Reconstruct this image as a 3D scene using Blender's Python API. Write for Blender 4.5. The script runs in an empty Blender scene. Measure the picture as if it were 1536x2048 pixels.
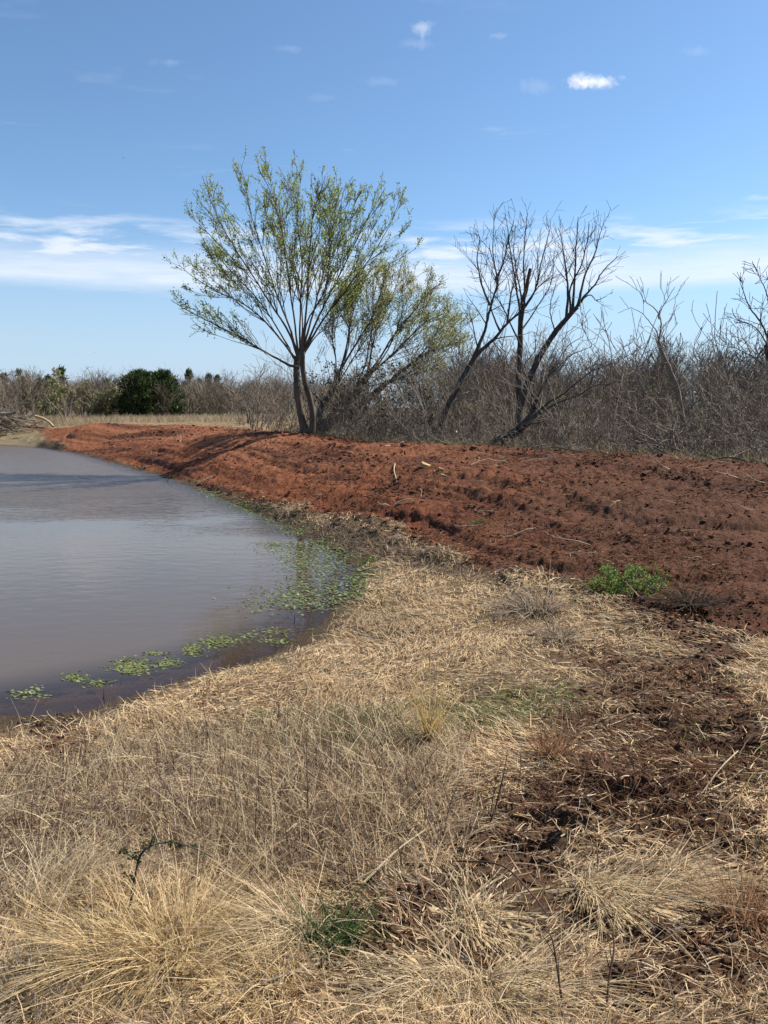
import bpy, math, random
import numpy as np
from mathutils import Vector

SC = bpy.context.scene
COL = SC.collection
RNG = np.random.default_rng(11)
random.seed(5)
R = math.radians

# ------------------------------------------------------------------ camera
F = 1538.0
HORIZON = 815.0
CAM = np.array([0.0, 0.0, 2.2])
PITCH = math.atan((1024 - HORIZON) / F)
cd = bpy.data.cameras.new('camera'); cam = bpy.data.objects.new('camera', cd); COL.objects.link(cam)
cd.sensor_fit = 'VERTICAL'; cd.sensor_height = 24.0; cd.lens = 24.0 * F / 2048.0
cd.clip_start = 0.05; cd.clip_end = 5000
cam.location = CAM; cam.rotation_euler = (math.pi/2 - PITCH, 0, 0)
SC.camera = cam
CP, SP = math.cos(PITCH), math.sin(PITCH)

def ray(px, py):
    u = (np.asarray(px, float) - 768) / F; v = (1024 - np.asarray(py, float)) / F
    return np.stack([u, CP + v*SP, -SP + v*CP], -1)
def at(px, py, y):
    d = ray(px, py); return CAM + d * (y / d[..., 1])[..., None]
def at_z(px, py, z):
    d = ray(px, py); return CAM + d * ((z - CAM[2]) / d[..., 2])[..., None]

# ------------------------------------------------------------------ light
SUN_AZ, SUN_EL = R(64), R(45)
SC.view_settings.view_transform = 'Standard'; SC.view_settings.look = 'None'
SC.view_settings.exposure = 1.2; SC.view_settings.gamma = 1.0
SUN_DIR = np.array([math.sin(SUN_AZ)*math.cos(SUN_EL), math.cos(SUN_AZ)*math.cos(SUN_EL), math.sin(SUN_EL)])
ld = bpy.data.lights.new('sun', 'SUN'); ld.energy = 5.0; ld.angle = R(0.53); ld.color = (1.0, 0.95, 0.87)
sun = bpy.data.objects.new('sun', ld); COL.objects.link(sun)
sun.rotation_euler = Vector(-SUN_DIR).to_track_quat('-Z', 'Y').to_euler()

def N(nt, typ, **kw):
    n = nt.nodes.new(typ)
    for k, v in kw.items():
        if k.startswith('i_'):
            key = k[2:]
            key = int(key) if key.isdigit() else key.replace('_', ' ')
            n.inputs[key].default_value = v
        else: setattr(n, k, v)
    return n

world = bpy.data.worlds.new('World'); SC.world = world; world.use_nodes = True
nt = world.node_tree; nt.nodes.clear(); L = nt.links.new
def M(op, a, b=None, c=None, clamp=False):
    n = nt.nodes.new('ShaderNodeMath'); n.operation = op; n.use_clamp = clamp
    for i, v in enumerate((a, b, c)):
        if v is None: continue
        if isinstance(v, (int, float)): n.inputs[i].default_value = v
        else: L(v, n.inputs[i])
    return n.outputs[0]
def SS(x, e0, e1):
    n = nt.nodes.new('ShaderNodeMapRange'); n.interpolation_type = 'SMOOTHSTEP'
    n.inputs['From Min'].default_value = e0; n.inputs['From Max'].default_value = e1
    L(x, n.inputs['Value']); return n.outputs['Result']
sky = N(nt, 'ShaderNodeTexSky', sky_type='NISHITA', sun_disc=False, sun_elevation=SUN_EL, sun_rotation=SUN_AZ,
        altitude=300, air_density=1.0, dust_density=0.3, ozone_density=2.2)
bg = N(nt, 'ShaderNodeBackground'); bg.inputs['Strength'].default_value = 0.050
out = N(nt, 'ShaderNodeOutputWorld')
tc = N(nt, 'ShaderNodeTexCoord'); sep = N(nt, 'ShaderNodeSeparateXYZ'); L(tc.outputs['Generated'], sep.inputs[0])
X, Y, Z = sep.outputs
zc = M('MAXIMUM', Z, 0.02)
comb = N(nt, 'ShaderNodeCombineXYZ'); L(M('DIVIDE', X, zc), comb.inputs[0]); L(M('DIVIDE', Y, zc), comb.inputs[1])
def noise(vec, scale, detail, rough, sx=1, sy=1, dist=0.0):
    mp = N(nt, 'ShaderNodeMapping'); mp.inputs['Scale'].default_value = (sx, sy, 1); L(vec, mp.inputs['Vector'])
    n = N(nt, 'ShaderNodeTexNoise'); n.inputs['Scale'].default_value = scale; n.inputs['Detail'].default_value = detail
    n.inputs['Roughness'].default_value = rough; n.inputs['Distortion'].default_value = dist
    L(mp.outputs[0], n.inputs['Vector']); return n.outputs['Fac']
def elev(py):
    d = ray(768, py); return float(d[2]/np.linalg.norm(d))
fine = noise(comb.outputs[0], 2.2, 7, 0.62, 0.8, 1.2, 0.3)
big = noise(comb.outputs[0], 0.35, 4, 0.55, 1.0, 1.6)
# the cloud bank low over the wood: broken puffs on top, an even veil below
edge = M('ADD', Z, M('MULTIPLY', M('SUBTRACT', big, 0.5), 0.05))
band = M('MULTIPLY', SS(edge, elev(600), elev(560)), M('SUBTRACT', 1.0, SS(edge, elev(500), elev(425))))
veil = M('MULTIPLY', SS(Z, elev(600), elev(570)), M('SUBTRACT', 1.0, SS(edge, elev(565), elev(480))))
puff = M('MULTIPLY', SS(M('ADD', fine, M('MULTIPLY', M('SUBTRACT', big, 0.5), 0.9)), 0.42, 0.68), band)
dens = M('MAXIMUM', M('MULTIPLY', puff, 0.75), M('MULTIPLY', veil, M('MULTIPLY_ADD', fine, 0.8, 0.18)))
# thin high wisps
wisp = M('MULTIPLY', SS(noise(comb.outputs[0], 3.0, 6, 0.6, 0.6, 1.3, 0.4), 0.60, 0.82), 0.16)
dens = M('MAXIMUM', dens, M('MULTIPLY', wisp, SS(Z, elev(430), elev(330))))
# small single clouds
pn = M('MULTIPLY_ADD', noise(tc.outputs['Generated'], 30, 7, 0.7, 1, 1, 0.9), 1.9, -0.45)
for (px, py, w, h, s) in ((1182,164,74,17,1.0),(845,54,30,17,.38),(830,88,50,12,.12),(575,97,34,9,.09),(1400,103,36,10,.10),
                          (765,163,50,12,.09),(645,195,40,10,.06),(995,72,22,7,.14),(985,258,40,7,.10),(1080,172,60,18,.12),(1520,396,40,7,.25),(340,124,40,8,.10)):
    d = ray(px, py); d = d/np.linalg.norm(d)
    e = ray(px+1, py); e = e/np.linalg.norm(e); k = float(np.linalg.norm(e-d))
    rx = ray(px+50, py) - ray(px, py); rx /= np.linalg.norm(rx); ry = np.cross(rx, d)
    def dot(v):
        n = N(nt, 'ShaderNodeVectorMath', operation='DOT_PRODUCT'); L(tc.outputs['Generated'], n.inputs[0]); n.inputs[1].default_value = v
        return n.outputs['Value']
    a = M('DIVIDE', dot(rx), w*k); b = M('DIVIDE', M('SUBTRACT', dot(ry), float(ry@d)), h*k)
    a = M('SUBTRACT', a, float(rx@d)/(w*k))
    r2 = M('ADD', M('POWER', M('ABSOLUTE', a), 2.0), M('POWER', M('ABSOLUTE', b), 2.0))
    front = M('GREATER_THAN', dot(tuple(d)), 0.5)
    v = SS(M('SUBTRACT', M('ADD', pn, 0.42), M('MULTIPLY', M('SQRT', r2), 0.62)), 0.30, 0.95)
    dens = M('MAXIMUM', dens, M('MULTIPLY', M('MULTIPLY', v, front), s))
mix = N(nt, 'ShaderNodeMix', data_type='RGBA'); mix.clamp_factor = True
tint = N(nt, 'ShaderNodeVectorMath', operation='MULTIPLY'); L(sky.outputs[0], tint.inputs[0]); tint.inputs[1].default_value = (1.08, 1.26, 1.36)
hz = N(nt, 'ShaderNodeMix', data_type='RGBA'); L(M('MULTIPLY', M('SUBTRACT', 1.0, SS(Z, -0.02, 0.24)), 0.9), hz.inputs[0]); L(tint.outputs[0], hz.inputs[6]); hz.inputs[7].default_value = (4.5, 5.7, 7.5, 1)
L(M('MINIMUM', dens, 0.97), mix.inputs[0]); L(hz.outputs[2], mix.inputs[6]); mix.inputs[7].default_value = (8.6, 9.0, 9.8, 1)
L(mix.outputs[2], bg.inputs[0]); L(bg.outputs[0], out.inputs[0])

# ------------------------------------------------------------------ helpers: noise, polygons
def _h(ix, iy, s):
    n = (ix.astype(np.int64)*374761393 + iy.astype(np.int64)*668265263 + s*144665) & 0x7fffffff
    n = ((n ^ (n >> 13)) * 1274126177) & 0x7fffffff
    n = n ^ (n >> 16)
    return (n & 0xffff) / 65535.0
def vnoise(x, y, s=0):
    ix = np.floor(x); iy = np.floor(y); fx = x-ix; fy = y-iy
    fx = fx*fx*(3-2*fx); fy = fy*fy*(3-2*fy)
    a = _h(ix, iy, s); b = _h(ix+1, iy, s); c = _h(ix, iy+1, s); d = _h(ix+1, iy+1, s)
    return (a*(1-fx)+b*fx)*(1-fy) + (c*(1-fx)+d*fx)*fy
def fbm(x, y, f, o=4, g=0.5, s=0):
    v = np.zeros(np.shape(x)); a = 1.0; t = 0
    for i in range(o):
        v = v + a*(vnoise(x*f + 17.3*i, y*f - 9.1*i, s+i)); t += a; a *= g; f *= 2.03
    return v/t
def sstep(x, a, b):
    t = np.clip((x-a)/(b-a), 0, 1); return t*t*(3-2*t)
def sdpoly(x, y, poly):          # > 0 inside
    P = np.asarray(poly)[:, :2]; Q = np.roll(P, -1, 0)
    d2 = np.full(x.shape, 1e18); ins = np.zeros(x.shape, bool)
    for (ax, ay), (bx, by) in zip(P, Q):
        ex, ey = bx-ax, by-ay; wx, wy = x-ax, y-ay
        t = np.clip((wx*ex+wy*ey)/(ex*ex+ey*ey+1e-12), 0, 1)
        d2 = np.minimum(d2, (wx-ex*t)**2+(wy-ey*t)**2)
        ins ^= ((ay > y) != (by > y)) & (x < ex*(y-ay)/(by-ay+1e-12)+ax)
    d = np.sqrt(d2); return np.where(ins, d, -d)
def sdline(x, y, line):          # distance, and the place along an open line
    P = np.asarray(line)[:, :2]; best = np.full(x.shape, 1e18); s = np.zeros(x.shape); acc = 0
    for (ax, ay), (bx, by) in zip(P[:-1], P[1:]):
        ex, ey = bx-ax, by-ay; ll = math.hypot(ex, ey); wx, wy = x-ax, y-ay
        t = np.clip((wx*ex+wy*ey)/(ll*ll+1e-12), 0, 1); d2 = (wx-ex*t)**2+(wy-ey*t)**2
        m = d2 < best; best = np.where(m, d2, best); s = np.where(m, acc+t*ll, s); acc += ll
    return np.sqrt(best), s
def smooth(P, n=8):              # Catmull-Rom through points
    P = np.asarray(P, float); Q = np.vstack([2*P[0]-P[1], P, 2*P[-1]-P[-2]]); out = []
    for i in range(len(P)-1):
        p0, p1, p2, p3 = Q[i:i+4]
        for t in np.linspace(0, 1, n, endpoint=False):
            out.append(0.5*((2*p1)+(-p0+p2)*t+(2*p0-5*p1+4*p2-p3)*t*t+(-p0+3*p1-3*p2+p3)*t**3))
    out.append(P[-1]); return np.array(out)

# ------------------------------------------------------------------ the lie of the land
shore_px = [(0,1432),(70,1420),(140,1424),(200,1405),(330,1365),(480,1325),(575,1298),(625,1258),(655,1225),(690,1185),(705,1150),(690,1118),
            (650,1095),(600,1068),(520,1030),(420,985),(330,955),(240,930),(150,906),(60,893),(0,889)]
shore = [at_z(px, py, 0.0)[:2] for px, py in shore_px]
shore_far = [(-36,47),(-46,38),(-40,20),(-20,7),(-9,4.6),(-5,4.1)]
POND = np.vstack([smooth(shore, 4), shore_far])
ctl = [(x, y, 0.0) for x, y in POND[::2]]
def cz(px, py, z):
    p = at_z(px, py, z); ctl.append((p[0], p[1], z))
for x, y in ((-6,10),(-10,20),(-16,30),(-24,38),(-30,28),(-3.6,9),(-22,14)): ctl.append((x, y, -0.9))
for x, y, z in ((0,0,.6),(3,0,.65),(-3,0,.45),(0,-6,.7),(10,0,.95),(-9,0,.4),(8,-8,1),(-8,-8,.7),(0,-20,.9),(6,6,.75),(10,9,1.15),(15,5,1.2),(25,5,1.3),(-20,-5,.8),(-45,15,.9),(-55,45,1.0),(-30,-20,1),(30,-20,1.2)): ctl.append((x,y,z))
for a in ((768,2048,.56),(768,1700,.48),(768,1500,.41),(768,1330,.27),(1100,1330,.38),(1536,1500,.6),(1536,2000,.6),(0,1620,.2),(100,2000,.44),(400,1500,.22),
          (620,1035,.12),(800,1075,.22),(1040,1165,.34),(1250,1215,.44),(1536,1290,.58),(900,1180,.25)): cz(*a)
CREST = []
for px, py in ((205,848),(330,852),(480,858),(605,867),(800,884),(1000,895),(1200,908),(1320,916),(1450,930),(1536,940)):
    p = at_z(px, py, 1.3); CREST.append(p); ctl.append((p[0], p[1], 1.3))
CREST = np.array(CREST)
for a in ((330,858,1.22),(450,867,1.22),(605,879,1.22),(800,896,1.22),(1000,911,1.22),(1200,929,1.22),(1400,958,1.2)): cz(*a)
for a in ((1536,1000,1.05),(1000,985,.8),(800,960,.8)): cz(*a)
# behind the dam the land drops to the creek; beyond it the old field
for i in range(2, len(CREST)):
    t = CREST[min(i+1, len(CREST)-1)] - CREST[i-1]; n = np.array([-t[1], t[0]]); n /= np.linalg.norm(n)
    if n[1] < 0: n = -n
    for k, z in ((1.6, 1.0), (4.0, .45), (9.0, .15)): ctl.append((CREST[i][0]+n[0]*k, CREST[i][1]+n[1]*k, z if i > 2 else max(z, .8)))
for x, y, z in ((20,22,.2),(20,40,.2),(5,50,.4),(-10,64,1.15),(-30,66,1.15),(-22,58,1.15),(40,40,.4),(30,15,.8),(10,80,.8),(-50,80,1.1),(50,80,.8)): ctl.append((x,y,z))
for a in ((0,853,.95),(70,872,.45),(120,862,.8),(155,856,1.1)): cz(*a)
ctl = np.array(ctl)
_, keep = np.unique(np.round(ctl[:, :2]/0.25), axis=0, return_index=True); ctl = ctl[np.sort(keep)]
def U(r2): return np.where(r2 > 0, r2*np.log(r2+1e-12), 0)
def _fit():
    x, y, z = ctl.T; n = len(x)
    K = U((x[:, None]-x)**2+(y[:, None]-y)**2) + np.eye(n)*0.35
    P = np.stack([np.ones(n), x, y], 1)
    A = np.zeros((n+3, n+3)); A[:n, :n] = K; A[:n, n:] = P; A[n:, :n] = P.T
    return np.linalg.solve(A, np.concatenate([z, np.zeros(3)]))
W = _fit(); n0 = len(ctl)
GX = np.arange(-100, 100.01, 0.25); GY = np.arange(-60, 130.01, 0.25)
def _grid():
    H = np.zeros((len(GY), len(GX)))
    for j, yy in enumerate(GY):
        d = (GX[:, None]-ctl[:, 0])**2 + (yy-ctl[:, 1])**2
        H[j] = U(d)@W[:n0] + W[n0] + W[n0+1]*GX + W[n0+2]*yy
    xx, yy = np.meshgrid(GX, GY)
    rr = np.hypot(xx+8, yy-25); b = sstep(rr, 42, 75); H = H*(1-b) + 1.05*b
    sd = sdpoly(xx, yy, POND)
    H = np.minimum(H, 1.34 - .2*sstep(yy-.3*xx, 46, 62))
    return np.where(sd < 0, np.maximum(H, 0.015+0.055*np.minimum(-sd, 2)), np.minimum(H, -0.02-0.11*np.minimum(sd, 6))), sd
HG, SDG = _grid()
def samp(G, x, y):
    fx = np.clip((x-GX[0])/0.25, 0, len(GX)-1.001); fy = np.clip((y-GY[0])/0.25, 0, len(GY)-1.001)
    i = fx.astype(int); j = fy.astype(int); u = fx-i; v = fy-j
    return (G[j, i]*(1-u)+G[j, i+1]*u)*(1-v) + (G[j+1, i]*(1-u)+G[j+1, i+1]*u)*v
def hbase(x, y): return samp(HG, np.asarray(x, float), np.asarray(y, float))
def hit(px, py, zmax=None):      # where a sight line meets the ground
    d = ray(px, py); t = np.concatenate([np.arange(1.2, 20, .02), np.arange(20, 110, .1)])
    p = CAM + d*t[:, None]; b = p[:, 2] < hbase(p[:, 0], p[:, 1])
    k = int(np.argmax(b)) if b.any() else len(t)-1
    return p[k]
def wpoly(pts): return np.array([hit(*p)[:2] for p in pts])

# ------------------------------------------------------------------ what covers the land
dirt_edge = [hit(*p)[:2] for p in ((-160,876),(-40,876),(50,877),(105,887))] + [hit(*p)[:2] for p in ((160,909),(240,930),(330,953),(430,985),(520,1008),(640,1035),(720,1052),(800,1075),(930,1122),(1040,1165),(1110,1180),(1180,1196),(1250,1218),(1400,1262),(1536,1292))]
P_DIRT = np.vstack([dirt_edge, [(9,7),(20,6),(20,16)], [c[:2]+np.array([.35,.5]) for c in CREST[::-1]], [hit(150,853)[:2], hit(60,854)[:2], hit(-160,854)[:2]]])
TOE = np.array(dirt_edge)
P_TRACK = wpoly([(1150,1290),(1330,1295),(1560,1320),(1560,1720),(1420,1700),(1300,1690),(1180,1760),(1030,1720),(990,1610),(1085,1480),(1160,1390)])
P_BARE = [wpoly(p) for p in ([(700,1800),(860,1770),(900,1860),(760,1920),(560,1960),(600,1900)], [(190,1930),(330,1900),(340,1970),(200,2000)], [(1240,1850),(1400,1800),(1560,1780),(1560,2047),(1260,2047),(1200,1960)], [(560,1985),(760,1960),(860,2047),(420,2047)], [(1180,1980),(1536,1990),(1536,2047),(1180,2047)],  # second patch: dark soil painted in as shade at the golden tussocks' foot
                              [(60,1440),(140,1425),(170,1500),(90,1530)], [(1250,1210),(1536,1280),(1536,1345),(1330,1300)])]
P_THIN = wpoly([(1000,1300),(1536,1280),(1536,2047),(700,2047),(620,1860),(860,1760),(1000,1640),(1020,1480)])
P_LITTER = wpoly([(430,985),(520,1012),(640,1040),(720,1056),(800,1080),(930,1130),(1000,1160),(900,1150),(800,1120),(700,1130),(620,1085),(520,1035)])
P_TALL = wpoly([(-60,1545),(120,1530),(330,1490),(560,1455),(760,1440),(900,1450),(930,1530),(900,1620),(780,1740),(560,1780),(330,1800),(-60,1830)])
P_GREEN = [wpoly(p) for p in ([(840,1420),(960,1380),(1150,1370),(1170,1420),(1000,1470),(860,1480)], [(1330,1440),(1480,1430),(1450,1520),(1330,1500)], [(1400,1340),(1490,1335),(1500,1370),(1420,1380)], [(640,1160),(690,1120),(720,1150),(720,1200),(660,1210)],
                               [(520,1440),(800,1430),(880,1500),(700,1540),(520,1500)])]
P_DAMP_SHADE = wpoly([(1130,1000),(1300,965),(1536,955),(1536,1110),(1400,1120),(1250,1100),(1150,1060)])
def zones(x, y):
    n1 = fbm(x, y, 0.9, 4, .55, 3)-.5; n2 = fbm(x, y, 4.0, 3, .6, 9)-.5
    w = n1*1.1 + n2*0.55
    ww = np.minimum(1.0, 0.25+np.hypot(x, y)*0.06)*w
    z = {}
    z['dirt'] = sstep(sdpoly(x, y, P_DIRT)+ww*0.8, -0.12, 0.22)
    z['track'] = sstep(sdpoly(x, y, P_TRACK)+w*0.8, -0.25, 0.5)*np.clip(0.95+n1*1.0+n2*1.4, 0, 1)
    b = np.zeros_like(x)
    for p in P_BARE: b = np.maximum(b, sstep(sdpoly(x, y, p)+w*0.35, -0.08, 0.12))
    z['bare'] = b
    z['litter'] = sstep(sdpoly(x, y, P_LITTER)+ww*0.5, -0.3, 0.4)*(1-z['dirt'])
    z['thin'] = sstep(sdpoly(x, y, P_THIN)+w*0.6, -.3, .35)
    z['tall'] = sstep(sdpoly(x, y, P_TALL)+w*0.5, -0.2, 0.25)
    g = np.zeros_like(x)
    for p in P_GREEN: g = np.maximum(g, sstep(sdpoly(x, y, p)+w*0.5, -0.2, 0.25))
    z['green'] = g*(1-z['dirt'])
    z['damp_shade'] = sstep(sdpoly(x, y, P_DAMP_SHADE)+ww*1.1, -0.5, 0.8)
    sd = samp(SDG, x, y); z['sd'] = sd
    z['mud'] = sstep(sd + w*0.5, -0.60, -0.12)*(1-z['dirt'])
    z['far'] = sstep(y+x*0.25, 41, 50)*(1-z['dirt'])
    soil = np.maximum.reduce([z['dirt'], z['track']*.95, z['bare']*.9])
    z['straw'] = np.clip(1-soil, 0, 1)*(1-z['mud'])
    z['soil'] = soil
    return z
def ruts(sC, dC, x, y):          # long scrape and wheel lines running along the dam
    v = np.zeros_like(x); wob = .5*(fbm(sC*.10, dC*0, 1, 2, .5, 180)-.5)*2
    for k, (c, w_) in enumerate(((1.0,.10),(1.75,.12),(2.9,.14),(3.6,.10),(4.7,.12),(5.5,.16),(6.6,.10),(7.3,.14),(8.5,.12),(9.2,.12),(10.3,.15),(11.4,.12))):
        on = sstep(fbm(sC*.16+31*k, sC*0+k*3.7, 1, 2, .5, 181), .38, .58)
        v = np.maximum(v, on*np.exp(-((dC-c-wob*(.6+.05*k)-.10*(fbm(x, y, 1.6, 3, .6, 182)-.5)*2)/w_)**2))
    return v
def relief(x, y, z):
    r = np.hypot(x, y)
    dT, sT = sdline(x, y, TOE); dC, sC = sdline(x, y, CREST)
    d = z['dirt']
    clod = np.abs(fbm(x, y, 2.3, 5, .58, 21)-.5)*2
    furrow = fbm(sC*0.12, dC*1.9, 1.0, 4, .6, 40)-.5
    cleat = np.sin((sC+0.25*np.sin(dC*1.3))*2*np.pi/0.42)*sstep(fbm(sC*.3, dC*.9, 1, 2, .5, 77), .5, .62)
    pit = sstep(fbm(x, y, 6.5, 4, .62, 34), .52, .40)
    h = d*(0.075*(clod-.3) - .010*pit*sstep(fbm(x, y, .7, 3, .6, 35), .38, .58) + .05*(fbm(x, y, 15, 3, .6, 36)-.5) + 0.22*furrow + 0.03*cleat + 0.06*(fbm(x, y, 7, 4, .65, 31)-.5) - ruts(sC, dC, x, y)*.055)
    berm = np.exp(-((dT-0.12)/0.2)**2)*sstep(fbm(x, y, 1.1, 3, .5, 50), .35, .6)*sstep(sT, 4, 9)
    h = h + 0.10*berm*(0.5+0.8*fbm(x, y, 8, 3, .6, 33))
    s = 1-d
    h = h + s*(0.075*(fbm(x, y, 1.4, 3, .5, 60)-.5) + 0.05*(fbm(x, y, 5.5, 3, .6, 61)-.5))
    tr = z['track']
    bars = np.sin((y*0.93+x*0.16+0.12*(fbm(x, y, 2, 2, .5, 90)-.5)*4)*2*np.pi/0.19)
    h = h + tr*(0.036*bars*sstep(fbm(x, y, 1.6, 2, .5, 91), .40, .54) + 0.05*(fbm(x, y, 9, 3, .6, 92)-.5) - 0.02)
    h = h + z['bare']*0.05*(fbm(x, y, 10, 3, .6, 95)-.5)
    h = h + 0.9*z['tall']*0.05*(fbm(x, y, 2.2, 2, .5, 64)-.3)
    fadeshore = sstep(np.abs(z['sd']), 0.0, 0.6)*0.55+0.45
    return h*fadeshore*(1-sstep(r, 90, 130))
def ground(x, y):
    x = np.asarray(x, float); y = np.asarray(y, float); sh = np.broadcast(x, y).shape
    x = np.broadcast_to(x, sh).ravel(); y = np.broadcast_to(y, sh).ravel()
    return (hbase(x, y) + relief(x, y, zones(x, y))).reshape(sh)
def gz(x, y): return float(ground(np.array([x]), np.array([y]))[0])

# ------------------------------------------------------------------ mesh + material helpers
def mesh_np(name, V, faces, k, cols=None, smooth_=True, attr='col'):
    me = bpy.data.meshes.new(name); V = np.ascontiguousarray(V, dtype=np.float32); faces = np.ascontiguousarray(faces, dtype=np.int32)
    me.vertices.add(len(V)); me.vertices.foreach_set('co', V.ravel())
    nf = len(faces); me.loops.add(nf*k); me.loops.foreach_set('vertex_index', faces.ravel())
    me.polygons.add(nf); me.polygons.foreach_set('loop_start', np.arange(0, nf*k, k, dtype=np.int32))
    if smooth_: me.polygons.foreach_set('use_smooth', np.ones(nf, bool))
    me.update(calc_edges=True)
    if cols is not None:
        c = np.ones((len(V), 4), np.float32); c[:, :3] = cols
        a = me.attributes.new(attr, 'FLOAT_COLOR', 'POINT'); a.data.foreach_set('color', c.ravel())
    return me
def link(name, me, mat, parent=None, loc=None):
    o = bpy.data.objects.new(name, me); COL.objects.link(o)
    if mat is not None and not me.materials: me.materials.append(mat)
    if parent is not None: o.parent = parent
    if loc is not None: o.location = loc
    return o
def tag(o, label=None, cat=None, group=None, kind=None):
    if label: o['label'] = label
    if cat: o['category'] = cat; o['kind'] = 'thing'
    if group: o['group'] = group
    if kind: o['kind'] = kind
    return o
def empty(name, loc):
    o = bpy.data.objects.new(name, None); COL.objects.link(o); o.location = loc; o.empty_display_size = .2; return o
def copy_tree(o, parent=None):
    c = o.copy(); COL.objects.link(c)
    if parent is not None: c.parent = parent
    for ch in list(o.children): copy_tree(ch, c)
    return c

def new_mat(name):
    m = bpy.data.materials.new(name); m.use_nodes = True; t = m.node_tree; t.nodes.clear(); return m, t
ALB = 0.66      # common scale of the bare colours below, for this exposure
def leaf_mat(name, trans=0.35, rough=0.6, var=0.25, nscale=30):
    m, t = new_mat(name); l = t.links.new
    a = N(t, 'ShaderNodeAttribute', attribute_name='col'); g = N(t, 'ShaderNodeNewGeometry')
    no = N(t, 'ShaderNodeTexNoise'); no.inputs['Scale'].default_value = nscale; no.inputs['Detail'].default_value = 2
    tcn = N(t, 'ShaderNodeTexCoord'); l(tcn.outputs['Object'], no.inputs['Vector'])
    mr = N(t, 'ShaderNodeMapRange'); mr.inputs['To Min'].default_value = ALB*(1-var); mr.inputs['To Max'].default_value = ALB*(1+var); l(no.outputs['Fac'], mr.inputs['Value'])
    mu = N(t, 'ShaderNodeVectorMath', operation='SCALE'); l(a.outputs['Color'], mu.inputs[0]); l(mr.outputs[0], mu.inputs['Scale'])
    d = N(t, 'ShaderNodeBsdfPrincipled'); d.inputs['Roughness'].default_value = rough; d.inputs['Specular IOR Level'].default_value = 0.12
    l(mu.outputs[0], d.inputs['Base Color'])
    tr = N(t, 'ShaderNodeBsdfTranslucent'); l(mu.outputs[0], tr.inputs['Color'])
    mx = N(t, 'ShaderNodeMixShader'); mx.inputs[0].default_value = trans; l(d.outputs[0], mx.inputs[1]); l(tr.outputs[0], mx.inputs[2])
    o = N(t, 'ShaderNodeOutputMaterial'); l(mx.outputs[0], o.inputs[0]); return m
def bark_mat(name, c1, c2, scale=14, bump=0.6, rough=0.9):
    m, t = new_mat(name); l = t.links.new
    tcn = N(t, 'ShaderNodeTexCoord'); mp = N(t, 'ShaderNodeMapping'); mp.inputs['Scale'].default_value = (1, 1, .25); l(tcn.outputs['Object'], mp.inputs[0])
    no = N(t, 'ShaderNodeTexNoise'); no.inputs['Scale'].default_value = scale; no.inputs['Detail'].default_value = 6; no.inputs['Roughness'].default_value = .65; l(mp.outputs[0], no.inputs['Vector'])
    cr = N(t, 'ShaderNodeValToRGB'); cr.color_ramp.elements[0].position = .32; cr.color_ramp.elements[1].position = .68
    cr.color_ramp.elements[0].color = (*(v*ALB for v in c1), 1); cr.color_ramp.elements[1].color = (*(v*ALB for v in c2), 1); l(no.outputs['Fac'], cr.inputs[0])
    d = N(t, 'ShaderNodeBsdfPrincipled'); d.inputs['Roughness'].default_value = rough; d.inputs['Specular IOR Level'].default_value = .2; l(cr.outputs[0], d.inputs['Base Color'])
    b = N(t, 'ShaderNodeBump'); b.inputs['Strength'].default_value = bump; b.inputs['Distance'].default_value = .02; l(no.outputs['Fac'], b.inputs['Height']); l(b.outputs[0], d.inputs['Normal'])
    o = N(t, 'ShaderNodeOutputMaterial'); l(d.outputs[0], o.inputs[0]); return m

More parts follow.
